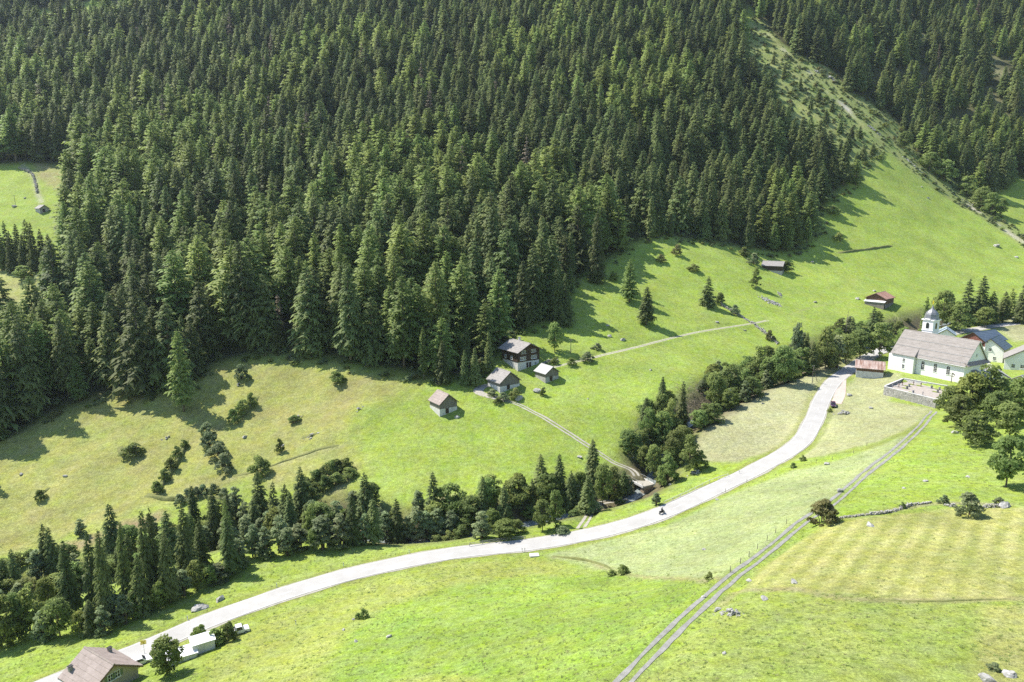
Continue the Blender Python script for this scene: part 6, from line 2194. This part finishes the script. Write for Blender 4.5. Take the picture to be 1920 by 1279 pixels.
def joined(q, nm):
    """crown and stem of a kind of plant as one mesh, for masses"""
    tv = np.array([v.co[:] for v in q.trunk.vertices])
    tf = [tuple(p.vertices) for p in q.trunk.polygons]
    me = bpy.data.meshes.new(nm)
    nT = len(q.T)
    me.from_pydata([tuple(c) for c in q.T.reshape(-1, 3)] + [tuple(c) for c in tv], [],
                   [(3 * j, 3 * j + 1, 3 * j + 2) for j in range(nT)] + [tuple(a + 3 * nT for a in f) for f in tf])
    a = me.attributes.new('tip', 'FLOAT', 'POINT')
    a.data.foreach_set('value', np.r_[q.C.reshape(-1), np.zeros(len(tv))].astype(np.float32))
    me.materials.append(q.crown_m)
    me.materials.append(M['bark'])
    me.polygons.foreach_set('material_index', np.r_[np.zeros(nT), np.ones(len(tf))].astype(np.int32))
    me.update()
    me.shade_smooth()
    me.normals_split_custom_set_from_vertices([tuple(v) for v in q.N.reshape(-1, 3)] + [tuple(v.normal) for v in q.trunk.vertices])
    return me


def scatter(name, label, meshes, xyz, ids, rots, scl, cat=None):
    pc = bpy.data.collections.new(name + '_kinds')       # prototypes, not linked to the scene
    for k, me in enumerate(meshes):
        pc.objects.link(bpy.data.objects.new(f'{name}_kind_{k:02d}', me))
    pts = bpy.data.meshes.new(name)
    pts.from_pydata([tuple(p) for p in xyz], [], [])
    for nm, tp, val in (('pid', 'INT', np.asarray(ids, np.int32)), ('rot', 'FLOAT', np.asarray(rots, np.float32))):
        a = pts.attributes.new(nm, tp, 'POINT')
        a.data.foreach_set('value', val)
    a = pts.attributes.new('scl', 'FLOAT_VECTOR', 'POINT')
    a.data.foreach_set('vector', np.asarray(scl, np.float32).ravel())
    o = link(name, pts)
    tag(o, label, cat, kind='stuff')
    ng = bpy.data.node_groups.new(name + '_scatter', 'GeometryNodeTree')
    ng.interface.new_socket('Geometry', in_out='INPUT', socket_type='NodeSocketGeometry')
    ng.interface.new_socket('Geometry', in_out='OUTPUT', socket_type='NodeSocketGeometry')
    gi_, go_ = ng.nodes.new('NodeGroupInput'), ng.nodes.new('NodeGroupOutput')
    iop = ng.nodes.new('GeometryNodeInstanceOnPoints')
    ci = ng.nodes.new('GeometryNodeCollectionInfo')
    ci.inputs[0].default_value = pc
    ci.inputs[1].default_value = True
    ci.inputs[2].default_value = True

    def named(nm, tp):
        n = ng.nodes.new('GeometryNodeInputNamedAttribute')
        n.data_type = tp
        n.inputs[0].default_value = nm
        return n.outputs[0]
    ng.links.new(gi_.outputs[0], iop.inputs['Points'])
    ng.links.new(ci.outputs[0], iop.inputs['Instance'])
    iop.inputs['Pick Instance'].default_value = True
    ng.links.new(named('pid', 'INT'), iop.inputs['Instance Index'])
    cx = ng.nodes.new('ShaderNodeCombineXYZ')
    ng.links.new(named('rot', 'FLOAT'), cx.inputs[2])
    ng.links.new(cx.outputs[0], iop.inputs['Rotation'])
    ng.links.new(named('scl', 'FLOAT_VECTOR'), iop.inputs['Scale'])
    ng.links.new(iop.outputs[0], go_.inputs[0])
    md = o.modifiers.new('scatter', 'NODES')
    md.node_group = ng
    return o


hp = np.array([q.height for q in ALLP])
s_ = hgt[rest] / hp[pid[rest]]
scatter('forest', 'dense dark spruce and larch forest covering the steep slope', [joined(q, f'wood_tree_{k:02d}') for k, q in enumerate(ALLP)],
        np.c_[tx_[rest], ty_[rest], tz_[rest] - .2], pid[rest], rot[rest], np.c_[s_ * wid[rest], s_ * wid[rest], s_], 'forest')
# low scrub filling the ravine, the thin wood at the upper right and the forest foot
SCP = BRD['bush_grey'] + BRD['bush'] + BRD['bush_light'] + BRD['bush_rust']
g2 = np.random.default_rng(55)
cand = np.c_[g2.uniform(-330, 560, 60000), g2.uniform(180, 800, 60000)]
cu, cv, cd = to_px(cand[:, 0], cand[:, 1], HF(cand[:, 0], cand[:, 1]))
rav = in_poly(cand[:, 0], cand[:, 1], RAV) & (g2.random(len(cand)) < .55) & (near_line(cand[:, 0], cand[:, 1], scar, 60)[0] > 1.8)
thin = (cu > 1620) & (cv < 300) & in_poly(cand[:, 0], cand[:, 1], forest_poly) & (g2.random(len(cand)) < .45)
fpl = np.array(forest_poly)
edge = (near_line(cand[:, 0], cand[:, 1], np.c_[fpl[2:38], np.zeros(36)], 8)[0] < 6) & (g2.random(len(cand)) < .5) & (cv > 280)
cand = cand[(rav | thin | edge) & (cu > -40) & (cu < 1960) & (cv > -20)]
n_ = len(cand)
hh = g2.uniform(.4, 2.2, n_)
scatter('undergrowth', 'low scrub in the ravine and along the forest foot', [joined(q, f'scrub_{k:02d}') for k, q in enumerate(SCP)], np.c_[cand, HF(cand[:, 0], cand[:, 1]) - .1],
        g2.choice(8, n_, p=[.2, .2, .12, .12, .12, .12, .06, .06]), g2.uniform(0, 6.28, n_), np.c_[hh / 3 * 1.5, hh / 3 * 1.5, hh / 3])
print('SCRUB', n_)
# rough grass tufts on the unmown meadows
def tuft(seed):
    r = np.random.default_rng(seed)
    T, C = [], []
    for k in range(16):
        a, l = r.uniform(0, 6.28), r.uniform(.22, .5)
        d = np.array([math.cos(a), math.sin(a), 0])
        o = np.r_[r.normal(0, .13, 2), 0]
        sd = np.array([-d[1], d[0], 0]) * .05
        T.append([o - sd, o + sd, o + d * l * r.uniform(.3, .8) + [0, 0, l]])
        C.append([.2, .2, 1])
    return np.array(T), np.array(C)


tm = []
for k in range(4):
    T, C = tuft(k)
    mk = foliage_mat(f'tuft_grass_{k}', [(.24, .31, .08), (.28, .34, .10), (.34, .36, .15), (.21, .28, .07)][k], [(.36, .43, .14), (.40, .46, .17), (.48, .48, .25), (.30, .38, .11)][k], .12, .012, .55)
    tm.append(np_mesh(f'grass_tuft_{k}', T.reshape(-1, 3), np.arange(len(T) * 3).reshape(-1, 3), {'tip': C.reshape(-1)}, [mk]))
g3 = np.random.default_rng(66)
NT = 15000
yy = 70 + 125 * g3.random(NT)
xx = (g3.random(NT) * 2 - 1) * (yy * .78 + 6)
dn = vnoise(xx / 6, yy / 6) * .6 + vnoise(xx / 1.9, yy / 1.9) * .4
kp = dn > .34
for px in (STRF, [(1020, 1042), (1250, 985), (1480, 885), (1710, 812), (1560, 936), (1350, 1085), (1150, 1072)], [(1298, 866), (1340, 782), (1420, 737), (1560, 682), (1625, 664), (1548, 722), (1505, 805), (1430, 852)], [(1495, 862), (1556, 775), (1612, 705), (1690, 700), (1745, 766), (1650, 828)]):
    kp &= ~(in_poly(xx, yy, on_ground(px)) & (g3.random(NT) < .85))
for ln, w_ in ((road_l, 3.6), (track_field, 1.4), (track_farm, 1.4), (track_spur, 1.4)):
    kp &= near_line(xx, yy, ln, w_ + 1)[0] > w_
gc = sum(graveyard) / 4
kp &= (np.hypot(xx - gc[0], yy - gc[1]) > 15) & (np.hypot(xx - CHURCH[0], yy - CHURCH[1]) > 19)
xx, yy = xx[kp], yy[kp]
n_ = len(xx)
sc_ = g3.uniform(.4, .9, n_)
scatter('grass', 'rough tufts of meadow grass on the near slopes', tm, np.c_[xx, yy, HF(xx, yy) - .02], g3.choice(4, n_, p=[.34, .3, .2, .16]), g3.uniform(0, 6.28, n_), np.c_[sc_ * 1.3, sc_ * 1.3, sc_ * .6])
print('TUFTS', n_)
print('FOREST', len(tx_), 'objects', len(bpy.data.objects))

# ------------------------------------------------------------------ valley haze
hz = MB().box(-700, 780, -75, 1060, -12, 520).build('haze', M['dark'])
hz.data.materials.clear()
hm = bpy.data.materials.new('thin_blue_haze')
hm.use_nodes = True
for n in list(hm.node_tree.nodes):
    if n.type != 'OUTPUT_MATERIAL':
        hm.node_tree.nodes.remove(n)
pv = hm.node_tree.nodes.new('ShaderNodeVolumePrincipled')
pv.inputs['Color'].default_value = (0.72, 0.84, 1.0, 1)
pv.inputs['Density'].default_value = 0.00004
pv.inputs['Anisotropy'].default_value = 0.3
hm.node_tree.links.new(pv.outputs[0], hm.node_tree.nodes['Material Output'].inputs['Volume'])
hz.data.materials.append(hm)
tag(hz, 'thin bluish summer haze filling the valley air', kind='stuff')
print('ZRANGE', fz.min(), fz.max())
